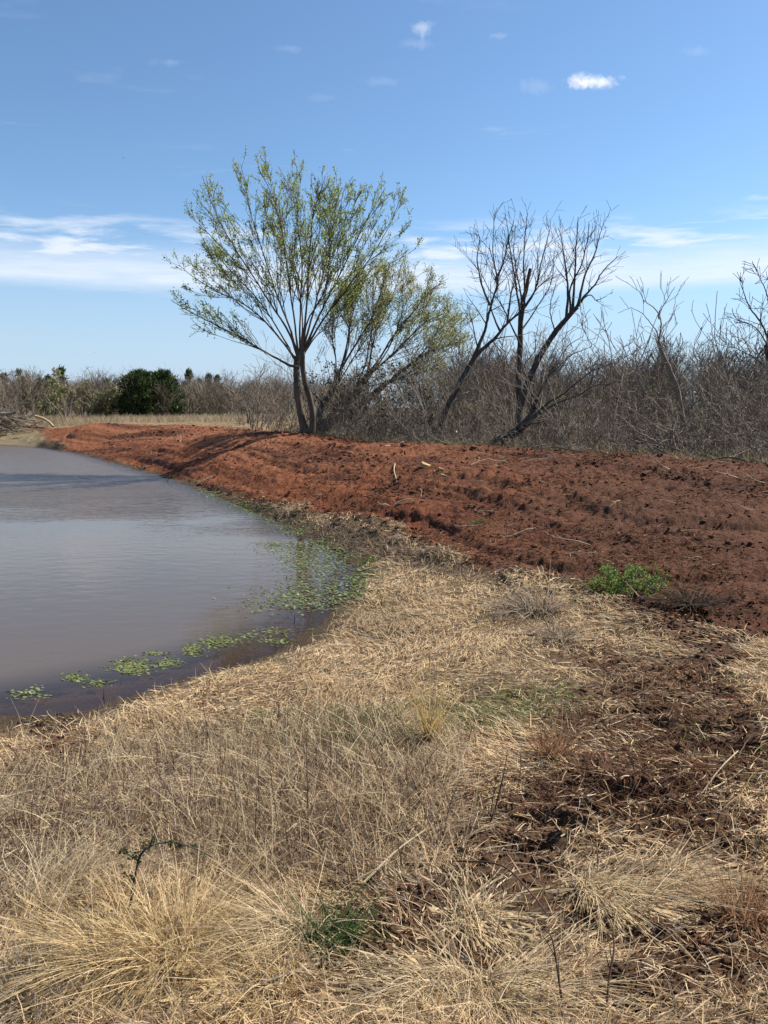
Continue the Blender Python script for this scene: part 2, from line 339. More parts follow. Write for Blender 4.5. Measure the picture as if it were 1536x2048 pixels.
# ------------------------------------------------------------------ ground sheet
def mix3(a, b, t): return a*(1-t[:, None]) + np.asarray(b)*t[:, None]
def ground_colour(x, y, z):
    n = fbm(x, y, 1.3, 4, .6, 120); m = fbm(x, y, 8, 4, .6, 121); f = fbm(x, y, 26, 3, .6, 122)
    straw = mix3(mix3(np.tile([.23,.155,.085], (len(x), 1)), (.38,.27,.15), sstep(m, .35, .65)), (.12,.070,.040), sstep(f, .52, .72)*.8)
    straw = mix3(straw, (.135,.075,.043), z['thin']*(.4+.6*sstep(fbm(x, y, 2.2, 4, .6, 145), .4, .6)))
    straw = mix3(straw, (.16,.125,.085), z['tall']*.6)
    straw = mix3(straw, (.15,.15,.06), z['green']*.35)
    straw = mix3(straw, (.15,.095,.062), z['litter']*.75)
    red = mix3(mix3(np.tile([.205,.066,.030], (len(x), 1)), (.285,.098,.042), sstep(n, .42, .66)), (.110,.038,.023), sstep(m, .48, .70)*.85)
    dC, sC = sdline(x, y, CREST); st = fbm(sC*.13, dC*1.7, 1.0, 4, .6, 41)
    red = mix3(red, (.30,.11,.05), sstep(st, .5, .62)*.7)
    red = red*(1-.36*(sstep(fbm(x, y, 11, 5, .7, 123), .47, .66)*sstep(fbm(x, y, .8, 3, .6, 124), .30, .6))[:, None])
    red = mix3(red, (.10,.036,.021), ruts(sC, dC, x, y)*sstep(fbm(x, y, 3, 3, .6, 183), .3, .6)*.65)
    red = mix3(red, (.38,.155,.078), np.exp(-((dC-1.6)/1.7)**2)*sstep(y, 12, 19)*.7); dT0, sT0 = sdline(x, y, TOE); red = mix3(red, (.31,.105,.046), np.exp(-((dT0-1.1)/.7)**2)*sstep(y, 9, 12)*.55*sstep(n, .35, .6))
    red = mix3(red, (.070,.036,.024), z['damp_shade']*.75)  # damp soil and tree shade on the right slope, both painted as darker soil
    brown = mix3(np.tile([.15,.075,.043], (len(x), 1)), (.235,.125,.072), sstep(m, .42, .62))
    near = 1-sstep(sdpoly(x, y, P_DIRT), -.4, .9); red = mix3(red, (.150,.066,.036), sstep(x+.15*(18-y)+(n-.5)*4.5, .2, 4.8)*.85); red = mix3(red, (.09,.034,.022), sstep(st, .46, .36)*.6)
    c = straw
    c = mix3(c, (0, 0, 0), np.zeros(len(x)))
    tb = np.maximum(z['track'], z['bare']); c = c*(1-tb[:, None]) + brown*tb[:, None]
    c = c*(1-z['dirt'][:, None]) + red*z['dirt'][:, None]
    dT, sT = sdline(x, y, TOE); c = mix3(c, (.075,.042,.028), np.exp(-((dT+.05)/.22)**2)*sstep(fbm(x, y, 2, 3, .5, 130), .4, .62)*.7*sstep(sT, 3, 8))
    mudc = mix3(np.tile([.085,.055,.036], (len(x), 1)), (.12,.085,.05), m)
    c = mix3(c, (0, 0, 0), np.zeros(len(x))); c = c*(1-z['mud'][:, None]) + mudc*z['mud'][:, None]
    uw = sstep(z['sd'], .05, .5); c = mix3(c, (.25,.15,.10), uw*.8)
    far = z['far']*(1-z['dirt']); c = mix3(c, (.33,.25,.15), far*.8*sstep(n, .3, .6))
    c = mix3(c, (.085,.075,.045), sstep(y - .1*x, 60, 75)*.8)
    dirt_behind = sstep(y-14-.6*np.abs(x-4), 2, 9)*(x > -4); c = mix3(c, (.10,.075,.05), dirt_behind*.7*(1-z['dirt']))
    c = mix3(c, (.25,.20,.115), sstep(sdpoly(x, y, P_SPIT)+(n-.5)*2, -.4, .4))
    return c
P_SPIT = np.array([at_z(*p, .08)[:2] for p in ((-80,876),(20,876),(95,884),(70,892),(0,888),(-80,884))])
ang = np.concatenate([np.arange(-180, -36, 1.2), np.arange(-36, 36, .085), np.arange(36, 180, 1.2)])
rad = np.concatenate([np.array([.25, .5, .8]), np.exp(np.arange(math.log(1.05), math.log(62), .0052)), np.exp(np.arange(math.log(62.5), math.log(1500), .05))])
A_, R_ = np.meshgrid(np.radians(ang), rad); gx = (np.sin(A_)*R_).ravel(); gy = (np.cos(A_)*R_).ravel()
zz = zones(gx, gy); gzv = hbase(gx, gy) + relief(gx, gy, zz)
gzv = gzv + sstep(np.hypot(gx, gy), 150, 900)*1.0
na, nr = len(ang), len(rad)
i = np.arange(na*nr).reshape(nr, na); nx = np.roll(i, -1, 1)
Q = np.stack([i[:-1], nx[:-1], nx[1:], i[1:]], -1)[..., ::-1].reshape(-1, 4)
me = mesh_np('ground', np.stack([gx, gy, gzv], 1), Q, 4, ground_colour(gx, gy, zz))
m, t = new_mat('soil_and_straw'); l = t.links.new
a = N(t, 'ShaderNodeAttribute', attribute_name='col'); tcn = N(t, 'ShaderNodeTexCoord')
n1 = N(t, 'ShaderNodeTexNoise'); n1.inputs['Scale'].default_value = 45; n1.inputs['Detail'].default_value = 5; n1.inputs['Roughness'].default_value = .7; l(tcn.outputs['Object'], n1.inputs['Vector'])
mr = N(t, 'ShaderNodeMapRange'); mr.inputs['From Min'].default_value = .3; mr.inputs['From Max'].default_value = .7; mr.inputs['To Min'].default_value = .6*ALB; mr.inputs['To Max'].default_value = 1.4*ALB; l(n1.outputs['Fac'], mr.inputs['Value'])
mu = N(t, 'ShaderNodeVectorMath', operation='SCALE'); l(a.outputs['Color'], mu.inputs[0]); l(mr.outputs[0], mu.inputs['Scale'])
d = N(t, 'ShaderNodeBsdfPrincipled'); d.inputs['Roughness'].default_value = .95; d.inputs['Specular IOR Level'].default_value = .12; l(mu.outputs[0], d.inputs['Base Color'])
n2 = N(t, 'ShaderNodeTexNoise'); n2.inputs['Scale'].default_value = 22; n2.inputs['Detail'].default_value = 8; n2.inputs['Roughness'].default_value = .72; l(tcn.outputs['Object'], n2.inputs['Vector'])
b = N(t, 'ShaderNodeBump'); b.inputs['Strength'].default_value = 1.0; b.inputs['Distance'].default_value = .075; l(n2.outputs['Fac'], b.inputs['Height']); l(b.outputs[0], d.inputs['Normal'])
o = N(t, 'ShaderNodeOutputMaterial'); l(d.outputs[0], o.inputs[0])
tag(link('ground', me, m), 'bare red clay dam and dry straw-covered ground around the pond', None, None, 'structure')

# ------------------------------------------------------------------ pond water
wx, wy = np.meshgrid(np.arange(-46, 3, .16), np.arange(3.2, 50, .16)); 
sdw = samp(SDG, wx.ravel(), wy.ravel()).reshape(wx.shape); inside = sdw > -.45
i = np.arange(wx.size).reshape(wx.shape)
q = inside[:-1, :-1] & inside[1:, :-1] & inside[:-1, 1:] & inside[1:, 1:]
Q = np.stack([i[:-1, :-1], i[:-1, 1:], i[1:, 1:], i[1:, :-1]], -1)[q]
used, inv = np.unique(Q.ravel(), return_inverse=True)
wxx, wyy = wx.ravel()[used], wy.ravel()[used]
dep = np.clip(-hbase(wxx, wyy), 0, 1)
me = mesh_np('pond_water', np.stack([wxx, wyy, np.zeros(len(used))], 1), inv.reshape(-1, 4), 4, np.repeat(dep[:, None], 3, 1))
m, t = new_mat('muddy_water'); l = t.links.new
a = N(t, 'ShaderNodeAttribute', attribute_name='col'); tcn = N(t, 'ShaderNodeTexCoord')
def wave(sx, sy, rot, sc, det, ro=.5):
    mp = N(t, 'ShaderNodeMapping'); mp.inputs['Scale'].default_value = (sx, sy, 1); mp.inputs['Rotation'].default_value = (0, 0, rot); l(tcn.outputs['Object'], mp.inputs[0])
    n = N(t, 'ShaderNodeTexNoise'); n.inputs['Scale'].default_value = sc; n.inputs['Detail'].default_value = det; n.inputs['Roughness'].default_value = ro; l(mp.outputs[0], n.inputs['Vector']); return n.outputs['Fac']
def tm(op, a_, b_, c_=None):
    n = N(t, 'ShaderNodeMath', operation=op)
    for k, v in enumerate((a_, b_, c_)):
        if v is None: continue
        if isinstance(v, (int, float)): n.inputs[k].default_value = v
        else: l(v, n.inputs[k])
    return n.outputs[0]
sp = N(t, 'ShaderNodeSeparateXYZ'); l(tcn.outputs['Object'], sp.inputs[0])
gust = N(t, 'ShaderNodeMapRange', interpolation_type='SMOOTHSTEP'); gust.inputs['From Min'].default_value = 12; gust.inputs['From Max'].default_value = 27
gust.inputs['To Min'].default_value = .04; gust.inputs['To Max'].default_value = 1.0
gn = wave(.25, .5, 0, 1.0, 3); l(tm('MULTIPLY_ADD', gn, 14, tm('ADD', sp.outputs[1], -7)), gust.inputs['Value'])
h = tm('ADD', tm('MULTIPLY', wave(1, 2.0, .3, 2.6, 3), .6), tm('MULTIPLY', wave(1, 1.6, -.35, 8, 3), .18))
b = N(t, 'ShaderNodeBump'); b.inputs['Distance'].default_value = .17; l(gust.outputs[0], b.inputs['Strength']); l(h, b.inputs['Height'])
mud = N(t, 'ShaderNodeBsdfDiffuse'); mud.inputs['Color'].default_value = (.080,.061,.045,1)
tra = N(t, 'ShaderNodeBsdfTransparent'); tra.inputs['Color'].default_value = (.80, .66, .52, 1)
dr = N(t, 'ShaderNodeMapRange', interpolation_type='SMOOTHSTEP'); dr.inputs['From Min'].default_value = 0.0; dr.inputs['From Max'].default_value = .26; dr.inputs['To Min'].default_value = .12
l(a.outputs['Fac'], dr.inputs['Value'])
body = N(t, 'ShaderNodeMixShader'); l(dr.outputs[0], body.inputs[0]); l(tra.outputs[0], body.inputs[1]); l(mud.outputs[0], body.inputs[2])
gl = N(t, 'ShaderNodeBsdfGlossy'); rgh = N(t, 'ShaderNodeMapRange'); rgh.inputs['To Min'].default_value = .03; rgh.inputs['To Max'].default_value = .24; l(gust.outputs[0], rgh.inputs['Value']); l(rgh.outputs[0], gl.inputs['Roughness']); l(b.outputs[0], gl.inputs['Normal'])
fr = N(t, 'ShaderNodeFresnel'); fr.inputs['IOR'].default_value = 1.333; l(b.outputs[0], fr.inputs['Normal'])
mx = N(t, 'ShaderNodeMixShader'); l(fr.outputs[0], mx.inputs[0]); l(body.outputs[0], mx.inputs[1]); l(gl.outputs[0], mx.inputs[2])
o = N(t, 'ShaderNodeOutputMaterial'); l(mx.outputs[0], o.inputs[0])
tag(link('pond_water', me, m), 'muddy brown pond rippled by wind, reflecting the pale sky', None, None, 'structure')
# ------------------------------------------------------------------ growing trees
class Tubes:
    def __init__(s): s.b = []
    def add(s, P, r, sides=5, col=None): s.b.append((np.asarray(P, float), np.asarray(r, float), sides, col))
    def mesh(s, name):
        Vs, Fs, Cs, off = [], [], [], 0; usec = any(b[3] is not None for b in s.b)
        for P, r, k, c in s.b:
            n = len(P); T = np.gradient(P, axis=0); T /= np.linalg.norm(T, axis=1)[:, None]+1e-9
            ref = np.array([.31, .95, .02]) if abs(T[0] @ np.array([.31,.95,.02])) < .9 else np.array([1., 0, 0])
            A = np.cross(T, ref); A /= np.linalg.norm(A, axis=1)[:, None]+1e-9; B = np.cross(T, A)
            th = np.arange(k)*2*np.pi/k
            ring = P[:, None]+r[:, None, None]*(np.cos(th)[None, :, None]*A[:, None]+np.sin(th)[None, :, None]*B[:, None])
            Vs.append(ring.reshape(-1, 3)); i = np.arange(n*k).reshape(n, k); j = np.roll(i, -1, 1)
            Fs.append(np.stack([i[:-1], j[:-1], j[1:], i[1:]], -1).reshape(-1, 4)+off); off += n*k
            if usec: Cs.append(np.tile(c, (n*k, 1)))
        return mesh_np(name, np.vstack(Vs), np.vstack(Fs), 4, np.vstack(Cs) if usec else None)
def ribbons(P, D, Ln, Wd, bend, seg, rng, taper=1.0, sidev=None):
    """flat blades: from P along D, bent by `bend` (a vector per blade); returns verts, faces, blade index per vert"""
    n = len(P); t = np.linspace(0, 1, seg+1)
    S = np.cross(D, rng.normal(size=(n, 3))) if sidev is None else sidev
    S /= np.linalg.norm(S, axis=1)[:, None]+1e-9
    C = P[:, None]+D[:, None]*(Ln[:, None]*t)[..., None]+bend[:, None]*(Ln[:, None]*t*t)[..., None]
    w = Wd[:, None]*(1-taper*t**1.6)*.5
    V = np.stack([C-S[:, None]*w[..., None], C+S[:, None]*w[..., None]], 2).reshape(-1, 3)
    b = np.arange(n)[:, None]*(seg+1)*2 + np.arange(seg)[None]*2
    Fc = np.stack([b, b+1, b+3, b+2], -1).reshape(-1, 4)
    return V, Fc, np.repeat(np.arange(n), (seg+1)*2)
def rot_about(v, ax, a):
    ax = ax/np.linalg.norm(ax); return v*math.cos(a)+np.cross(ax, v)*math.sin(a)+ax*(ax@v)*(1-math.cos(a))
def perp(d, rng):
    a = np.cross(d, rng.normal(size=3)); return a/(np.linalg.norm(a)+1e-9)
def grow(tb, p, d, Ln, r, lvl, rng, c, tips):
    """one shoot and, from it, its side shoots; c holds the habit of the species"""
    n = max(4, int(Ln/c.get('step', .22))); n = min(n, 12); st = Ln/n
    P = [p]; D = [d]
    for k in range(n):
        d = d + rng.normal(size=3)*c['wander'] + np.array([0, 0, c['up']]); d /= np.linalg.norm(d); p = p+d*st; P.append(p); D.append(d)
    P = np.array(P); rr = np.maximum(r*(1-np.linspace(0, 1, n+1)*.8), c['rmin'])
    tb.add(P, rr, 4 if r > .03 else 3)
    if lvl <= 0: tips.append((P, D)); return
    branch(tb, P, rr, lvl, rng, c, tips, c.get('t0', .2))
def branch(tb, P, rr, lvl, rng, c, tips, t0=.25, dens=None):
    seg = np.linalg.norm(np.diff(P, axis=0), axis=1); s = np.concatenate([[0], np.cumsum(seg)]); Ln = s[-1]
    k = max(2, int(Ln*(dens or c['dens'])*(1-t0)))
    for t in np.sort(rng.uniform(t0, 1, k)):
        q = t*Ln; i = min(np.searchsorted(s, q), len(P)-1); j = max(i-1, 0); f = (q-s[j])/(s[i]-s[j]+1e-9)
        p = P[j]*(1-f)+P[i]*f; d = P[i]-P[j]; d /= np.linalg.norm(d)+1e-9; r = rr[j]*(1-f)+rr[i]*f
        a = rng.uniform(*c['angle']); nd = rot_about(d, perp(d, rng), a); nd = nd+np.array([0, 0, c.get('lift', .15)]); nd /= np.linalg.norm(nd)
        ln = Ln*c['ratio']*(1-c.get('fall', .62)*t)*rng.uniform(.55, 1.25); ln = max(ln, c.get('minlen', .25))
        grow(tb, p, nd, ln, max(r*.55, c['rmin']), lvl-1, rng, c, tips)
def limb3(pts, y0, rng, dy=None, wob=.0):
    """a limb traced in the photograph, stood at its own distance, with the far end leaning towards or away"""
    n = len(pts); dy = dy if dy is not None else rng.uniform(-2.2, 2.2)
    f = np.linspace(0, 1, n)**1.3
    P = np.array([at(px, py, y0+dy*f[i]) for i, (px, py) in enumerate(pts)])
    P = smooth(P, 6); P = P + np.cumsum(rng.normal(size=P.shape)*wob, 0); return P
def leaves_on(tips, rng, per, size, cols, spread=.06, t0=.15):
    C, S = [], []
    for P, D in tips:
        m = rng.poisson(per)
        if m == 0: continue
        t = rng.uniform(t0, 1, m)*(len(P)-1); j = np.minimum(t.astype(int), len(P)-2); f = (t-j)[:, None]
        C.append(P[j]*(1-f)+P[j+1]*f+rng.normal(size=(m, 3))*spread)
    C = np.vstack(C); n = len(C)
    D = rng.normal(size=(n, 3)); D /= np.linalg.norm(D, axis=1)[:, None]
    Ln = rng.uniform(.6, 1.3, n)*size
    V, Fc, ix = ribbons(C, D, Ln, Ln*.75, rng.normal(size=(n, 3))*.15, 2, rng, .75)
    k = rng.uniform(0, 1, n)[:, None]; col = np.asarray(cols[0])*(1-k)+np.asarray(cols[1])*k
    return mesh_np('foliage', V, Fc, 4, col[ix], False)

M_ELM = bark_mat('elm_bark', (.075,.056,.042), (.20,.155,.12), 9)
M_BARE = bark_mat('bare_bark', (.045,.039,.035), (.125,.105,.09), 9)
M_BROWN = bark_mat('brown_bark', (.055,.042,.036), (.14,.11,.09), 9)
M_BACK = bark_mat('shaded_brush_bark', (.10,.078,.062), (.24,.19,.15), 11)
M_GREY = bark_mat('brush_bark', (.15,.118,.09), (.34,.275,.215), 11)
M_CANE = bark_mat('cane_bark', (.20,.16,.125), (.40,.335,.27), 8)
M_LEAF = leaf_mat('young_leaf', .5, .5)
M_STRAW = leaf_mat('straw_blade', .45, .7, .2)
M_EVER = leaf_mat('cedar_spray', .15, .7)

# the leafing elm on the dam crest
rng = np.random.default_rng(3)
Y0 = float(hit(607, 868)[1])
ELM = dict(wander=.06, up=.03, dens=3.2, angle=(.22,.6), ratio=.36, rmin=.0065, lift=.10, minlen=.3, t0=.18, fall=.78)
def traced_tree(name, label, cat, base_px, y0, trunks, limbs, cfg, barkm, seed, leaf=None, group=None, dens=None, lvl=2, t0=.22, twig_mat=None, sub=0):
    rng = np.random.default_rng(seed); b = at(base_px[0], base_px[1], y0)
    root = empty(name, (b[0], b[1], gz(b[0], b[1]))); off = np.array(root.location)
    tag(root, label, cat, group)
    tt = Tubes(); tw = Tubes(); tips = []
    for pts, r0, r1, dy in trunks:
        P = limb3(pts, y0, rng, dy, .004)
        P[0] = P[0]-np.array([0, 0, .35]) if r0 > .05 else P[0]
        rr = np.linspace(r0, r1, len(P)); rr[:5] *= np.linspace(1.35, 1, 5)
        tt.add(P-off, rr*(1+rng.normal(size=len(P))*.03), 9)
    for pts, r0, r1, dy in limbs:
        P = limb3(pts, y0, rng, dy, .008)
        rr = np.maximum(r0*.72+(r1*.8-r0*.72)*np.linspace(0, 1, len(P))**.5, cfg['rmin']); tw.add(P-off, rr, 6)
        Q = P-off; branch(tw, Q, rr, lvl, rng, cfg, tips, t0, dens)
        for q in range(sub):                       # lesser limbs parting from the traced one at a narrow angle
            j = int((.22+.6*(q+rng.uniform(.1, .9))/sub)*(len(Q)-1)); dd = Q[min(j+3, len(Q)-1)]-Q[j-1]; dd /= np.linalg.norm(dd)
            dd = rot_about(dd, perp(dd, rng), rng.uniform(.16, .42)); rest = np.linalg.norm(np.diff(Q[j:], axis=0), axis=1).sum(); p, n_, ln = Q[j], 10, rest*rng.uniform(.6, .95)
            S = [p]
            for _ in range(n_):
                dd = dd+rng.normal(size=3)*.05+np.array([0, 0, .02]); dd /= np.linalg.norm(dd); p = p+dd*ln/n_; S.append(p)
            S = np.array(S); rs = np.maximum(rr[j]*.6*(1-np.linspace(0, 1, n_+1)**.7*.85), cfg['rmin']); tw.add(S, rs, 5); branch(tw, S, rs, lvl, rng, cfg, tips, .12, dens)
    if tt.b: link('trunk', tt.mesh('trunk'), barkm, root)
    link('branches', tw.mesh('branches'), twig_mat or barkm, root)
    if leaf: link('foliage', leaves_on(tips, rng, *leaf), M_LEAF, root)
    return root, tips
elm_trunks = [([(611,870),(604,840),(596,795),(594,750),(596,712)], .145, .115, .1),
              ([(623,868),(625,835),(619,800),(609,765),(604,735),(603,705)], .115, .085, -.3)]
elm_limbs = [
 ([(596,735),(575,728),(545,712),(500,688),(450,662),(410,640),(370,618),(340,600)], .085,.012,-1.5),
 ([(596,725),(570,690),(530,645),(490,612),(440,590),(390,560),(360,535)], .075,.010,1.5),
 ([(596,718),(578,670),(550,620),(510,560),(465,490),(430,420),(408,350)], .085,.010,-.8),
 ([(597,715),(580,655),(555,590),(530,510),(505,430),(485,330)], .08,.010,1.2),
 ([(598,712),(590,640),(580,560),(566,470),(548,400),(520,340)], .07,.010,-1.8),
 ([(600,710),(600,630),(603,540),(596,450),(580,380),(558,330)], .07,.010,2.0),
 ([(602,708),(612,620),(618,540),(625,450),(638,400),(652,352)], .08,.010,-1.0),
 ([(604,706),(622,630),(640,560),(660,480),(676,410),(690,365)], .075,.010,1.6),
 ([(606,705),(634,640),(664,575),(700,500),(735,430),(768,378)], .08,.010,-1.4),
 ([(606,708),(640,650),(685,590),(730,530),(772,465),(800,400)], .075,.010,.8),
 ([(600,708),(606,640),(592,560),(560,480),(545,440)], .06,.010,2.6),
 ([(604,706),(616,640),(646,590),(660,520),(655,450),(625,400)], .06,.010,-2.8),
 ([(590,722),(560,668),(520,605),(475,555),(440,520),(412,470)], .06,.010,2.4),
 ([(605,712),(630,675),(668,640),(700,590),(720,545)], .05,.010,2.2),
]
leafE = (11.5, .052, ((.22,.32,.06),(.50,.57,.18)), .045)
elm, _ = traced_tree('elm_tree', 'tall vase-shaped elm coming into bright green leaf on the dam crest', 'tree', (609,868), Y0, elm_trunks, elm_limbs, ELM, M_ELM, 3, leafE, dens=4.6, sub=5)
# the spreading olive elm behind it
elmb_trunks = [([(640,862),(668,828),(700,795),(735,752)], .22, .13, 1.0), ([(632,864),(645,815),(668,775),(680,742)], .16,.11, .6), ([(636,862),(690,825),(735,800),(775,765)], .18, .1, -.6)]
elmb_limbs = [
 ([(735,752),(762,715),(790,670),(830,625),(870,580),(900,565)], .09,.010,1.5), ([(735,752),(745,690),(765,630),(790,580),(800,530)], .08,.010,2.5),
 ([(775,765),(815,730),(850,705),(890,690),(925,655)], .08,.010,-1.0), ([(775,765),(820,745),(860,715),(905,640),(885,600)], .07,.010,2.0),
 ([(680,742),(695,690),(705,640),(720,580),(725,525)], .08,.010,1.5), ([(680,742),(710,690),(740,640),(760,590),(770,535)], .075,.010,-1.0),
 ([(668,775),(672,720),(665,660),(680,600),(690,560)], .06,.010,2.6), ([(720,775),(760,735),(810,690),(850,630),(860,560)], .07,.010,3.0),
 ([(700,795),(730,735),(745,670),(750,600),(745,535)], .06,.010,1.0), ([(740,748),(775,700),(800,640),(815,590),(830,545)], .06,.010,3.2), ([(690,722),(700,670),(690,620),(705,560)], .05,.010,3.4), ([(775,765),(840,715),(880,680),(900,620)], .06,.010,1.0), ([(668,780),(700,730),(725,690),(760,640),(790,600)], .05,.010,2.0), ([(735,752),(790,705),(835,660),(860,640),(895,625)], .06,.010,-2.0), ([(700,795),(745,770),(800,755),(850,740),(880,735)], .05,.010,1.0)]
leafB = (14, .048, ((.27,.30,.11),(.54,.55,.26)), .07)
traced_tree('elm_tree', 'spreading olive-green elm leaning right behind the tall vase-shaped elm', 'tree', (640,862), Y0+2.2, elmb_trunks, elmb_limbs, dict(ELM, dens=3.0, lift=.06), M_ELM, 8, leafB, dens=4.2, sub=7)

# bare trees right of the elms
BARE = dict(wander=.13, up=.02, dens=3.6, angle=(.35,.95), ratio=.40, rmin=.0055, lift=.10, minlen=.35, t0=.15)
yb = 27.0
traced_tree('bare_tree', 'leafless tree with a slanting trunk that forks halfway, left of the snapped trunk', 'tree', (880,872), 23.6,
  [([(872,880),(893,820),(915,775),(950,710)], .11,.075,.3)],
  [([(950,710),(968,660),(980,610),(992,560),(985,500),(988,430)], .10,.011,.8), ([(950,712),(985,680),(1015,645),(1045,615),(1075,575),(1110,545)], .11,.012,-.8),
   ([(980,610),(965,570),(955,520),(960,480),(953,470)], .06,.010,1.5), ([(1015,645),(1022,590),(1035,540),(1040,500)], .06,.010,1.5), ([(990,560),(1010,520),(1020,470),(1030,440)], .06,.010,-1), ([(955,700),(945,650),(935,610)], .04,.010,1),
   ([(1000,662),(985,610),(1000,570),(990,520)], .05,.010,-1.5)], BARE, M_BARE, 21, dens=5.6)
traced_tree('bare_tree', 'upright leafless tree whose dark main trunk ends in a snapped stub', 'tree', (1040,872), 25.0,
  [([(1040,880),(1040,800),(1038,740),(1040,680),(1043,620),(1052,580),(1060,540)], .13,.05,.4)],
  [([(1041,640),(1030,580),(1020,520),(1015,470),(1010,430)], .07,.010,1.2), ([(1042,650),(1050,600),(1048,540),(1050,480),(1055,420)], .08,.010,-.8), ([(1043,625),(1070,580),(1080,530),(1095,470),(1100,440)], .07,.010,1.5),
   ([(1041,690),(1020,640),(1000,600),(975,570),(955,520)], .05,.010,-1.5), ([(1042,660),(1075,610),(1105,560),(1110,500)], .05,.010,2), ([(1045,610),(1035,550),(1030,500),(1035,450)], .05,.01,2.4), ([(1040,740),(1070,700),(1085,660)], .04,.01,1.)], BARE, M_BARE, 22, dens=5.6)
traced_tree('bare_tree', 'leafless tree with a thick black trunk leaning right, furthest right of the bare trunks', 'tree', (1040,872), 24.0,
  [([(1030,880),(1045,800),(1072,730),(1100,680),(1130,640),(1155,612)], .115,.065,-.3)],
  [([(1155,612),(1165,600),(1190,575),(1210,545),(1240,515)], .09,.011,.6), ([(1132,640),(1135,580),(1130,530),(1122,480),(1115,460)], .08,.010,1.), ([(1145,625),(1150,560),(1152,500),(1158,435)], .08,.010,-1.),
   ([(1155,612),(1165,560),(1185,510),(1195,470),(1205,445)], .075,.010,1.4), ([(1160,605),(1180,590),(1195,600),(1215,592)], .04,.010,-.6), ([(1140,630),(1140,580),(1165,530),(1175,480),(1180,450)], .06,.010,-1.8), ([(1110,665),(1100,620),(1110,570)], .04,.01,1.)], BARE, M_BARE, 23, dens=5.6)
traced_tree('bare_tree', 'low leafless tree sweeping along the dam crest and fanning up to the right', 'tree', (985,882), 18.8,
  [([(985,888),(1020,870),(1050,848),(1066,822),(1075,800)], .13,.08,.2)],
  [([(1066,822),(1062,780),(1050,745),(1040,715)], .05,.009,.8), ([(1070,815),(1085,770),(1110,735),(1145,705),(1180,690)], .06,.009,.9), ([(1062,835),(1100,805),(1140,780),(1180,745),(1225,725)], .065,.009,-.8),
   ([(1055,845),(1100,815),(1150,795),(1190,775),(1230,770)], .06,.009,-1.2), ([(1075,800),(1100,745),(1140,690),(1170,670)], .05,.009,1.6), ([(1050,848),(1090,838),(1130,815),(1170,810)], .045,.009,.8)], dict(BARE, rmin=.0052, wander=.1), M_BROWN, 24, dens=5.6)
traced_tree('bent_sapling', 'slim leafless sapling bowed left with a thin forked top, standing alone above the brush', 'tree', (1368,862), 16.6,
  [([(1378,905),(1368,860),(1360,815),(1352,775),(1340,745),(1325,710),(1316,682)], .075,.04,.2)],
  [([(1316,682),(1308,655),(1285,628),(1262,615)], .025,.007,.5), ([(1317,685),(1322,650),(1318,625),(1335,600),(1350,578)], .035,.007,.6), ([(1318,640),(1310,620),(1290,602),(1282,585)], .025,.007,-.5), ([(1320,660),(1340,640),(1352,610),(1355,590)], .025,.007,.9),
   ([(1365,858),(1345,830),(1338,800),(1338,780)], .03,.009,-.3), ([(1352,780),(1375,760),(1390,735)], .02,.007,.5)], dict(BARE, rmin=.0055, dens=2.2), M_GREY, 25, dens=3.0)
traced_tree('bare_tree', 'leafless tree half cut off by the right edge of the photo, above the brush', 'tree', (1560,860), 21.0,
  [([(1575,900),(1565,820),(1552,760),(1540,720),(1534,690)], .14,.10,.2)],
  [([(1540,715),(1528,660),(1505,620),(1490,585),(1482,560)], .06,.008,.6), ([(1534,690),(1538,640),(1530,590),(1515,550)], .06,.008,-.8), ([(1536,700),(1555,640),(1560,580),(1550,540)], .07,.008,.8), ([(1548,750),(1510,715),(1480,700),(1450,690)], .04,.008,-.8), ([(1550,755),(1600,690),(1640,620)], .07,.008,1), ([(1535,690),(1512,655),(1485,640),(1470,635)], .035,.008,1.), ([(1540,740),(1510,735),(1482,720)],.035,.008,-1.2)], dict(BARE, rmin=.007), M_BARE, 26, dens=5.6)
# ------------------------------------------------------------------ brush, woods, cedars
def bush_mesh(seed, h, stems, spread, cfg, sides0=5, name='bare_shrub', r0=.028):
    rng = np.random.default_rng(seed); tb = Tubes(); tips = []
    for k in range(stems):
        a = rng.uniform(0, 2*math.pi); lean = rng.uniform(.02, spread)
        d = np.array([math.cos(a)*lean, math.sin(a)*lean, 1.0]); d /= np.linalg.norm(d)
        p = np.array([rng.normal()*.16, rng.normal()*.16, -.15])
        ln = h*rng.uniform(.6, 1.08)
        n = 9; P = [p]
        for j in range(n):
            d = d+rng.normal(size=3)*cfg['wander']+np.array([0, 0, cfg['up']]); d /= np.linalg.norm(d); p = p+d*ln/n; P.append(p)
        P = np.array(P); r = r0*rng.uniform(.6, 1.2); rr = np.maximum(r*(1-np.linspace(0, 1, n+1)*.85), cfg['rmin'])
        tb.add(P, rr, sides0); branch(tb, P, rr, cfg.get('lvl', 2), rng, cfg, tips, .18)
    return tb.mesh(name), tips
SHRUB = dict(wander=.17, up=.03, dens=2.2, angle=(.35,1.05), ratio=.45, rmin=.0065, lift=.16, minlen=.3, t0=.1, step=.3)
protos = []
for k in range(7):
    me, tips = bush_mesh(100+k, (3.4, 4.0, 3.0, 4.4, 3.6, 2.6, 4.8)[k], (7, 5, 9, 5, 7, 10, 4)[k], (.6, .4, .8, .35, .5, .95, .3)[k], SHRUB)
    me.materials.append(M_GREY if k % 3 else M_CANE); protos.append(me)
TANGLE = dict(wander=.24, up=-.08, dens=2.4, angle=(.4,1.1), ratio=.45, rmin=.0065, lift=.0, minlen=.3, t0=.1, step=.25)
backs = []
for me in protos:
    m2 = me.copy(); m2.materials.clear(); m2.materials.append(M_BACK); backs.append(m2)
tangles = []
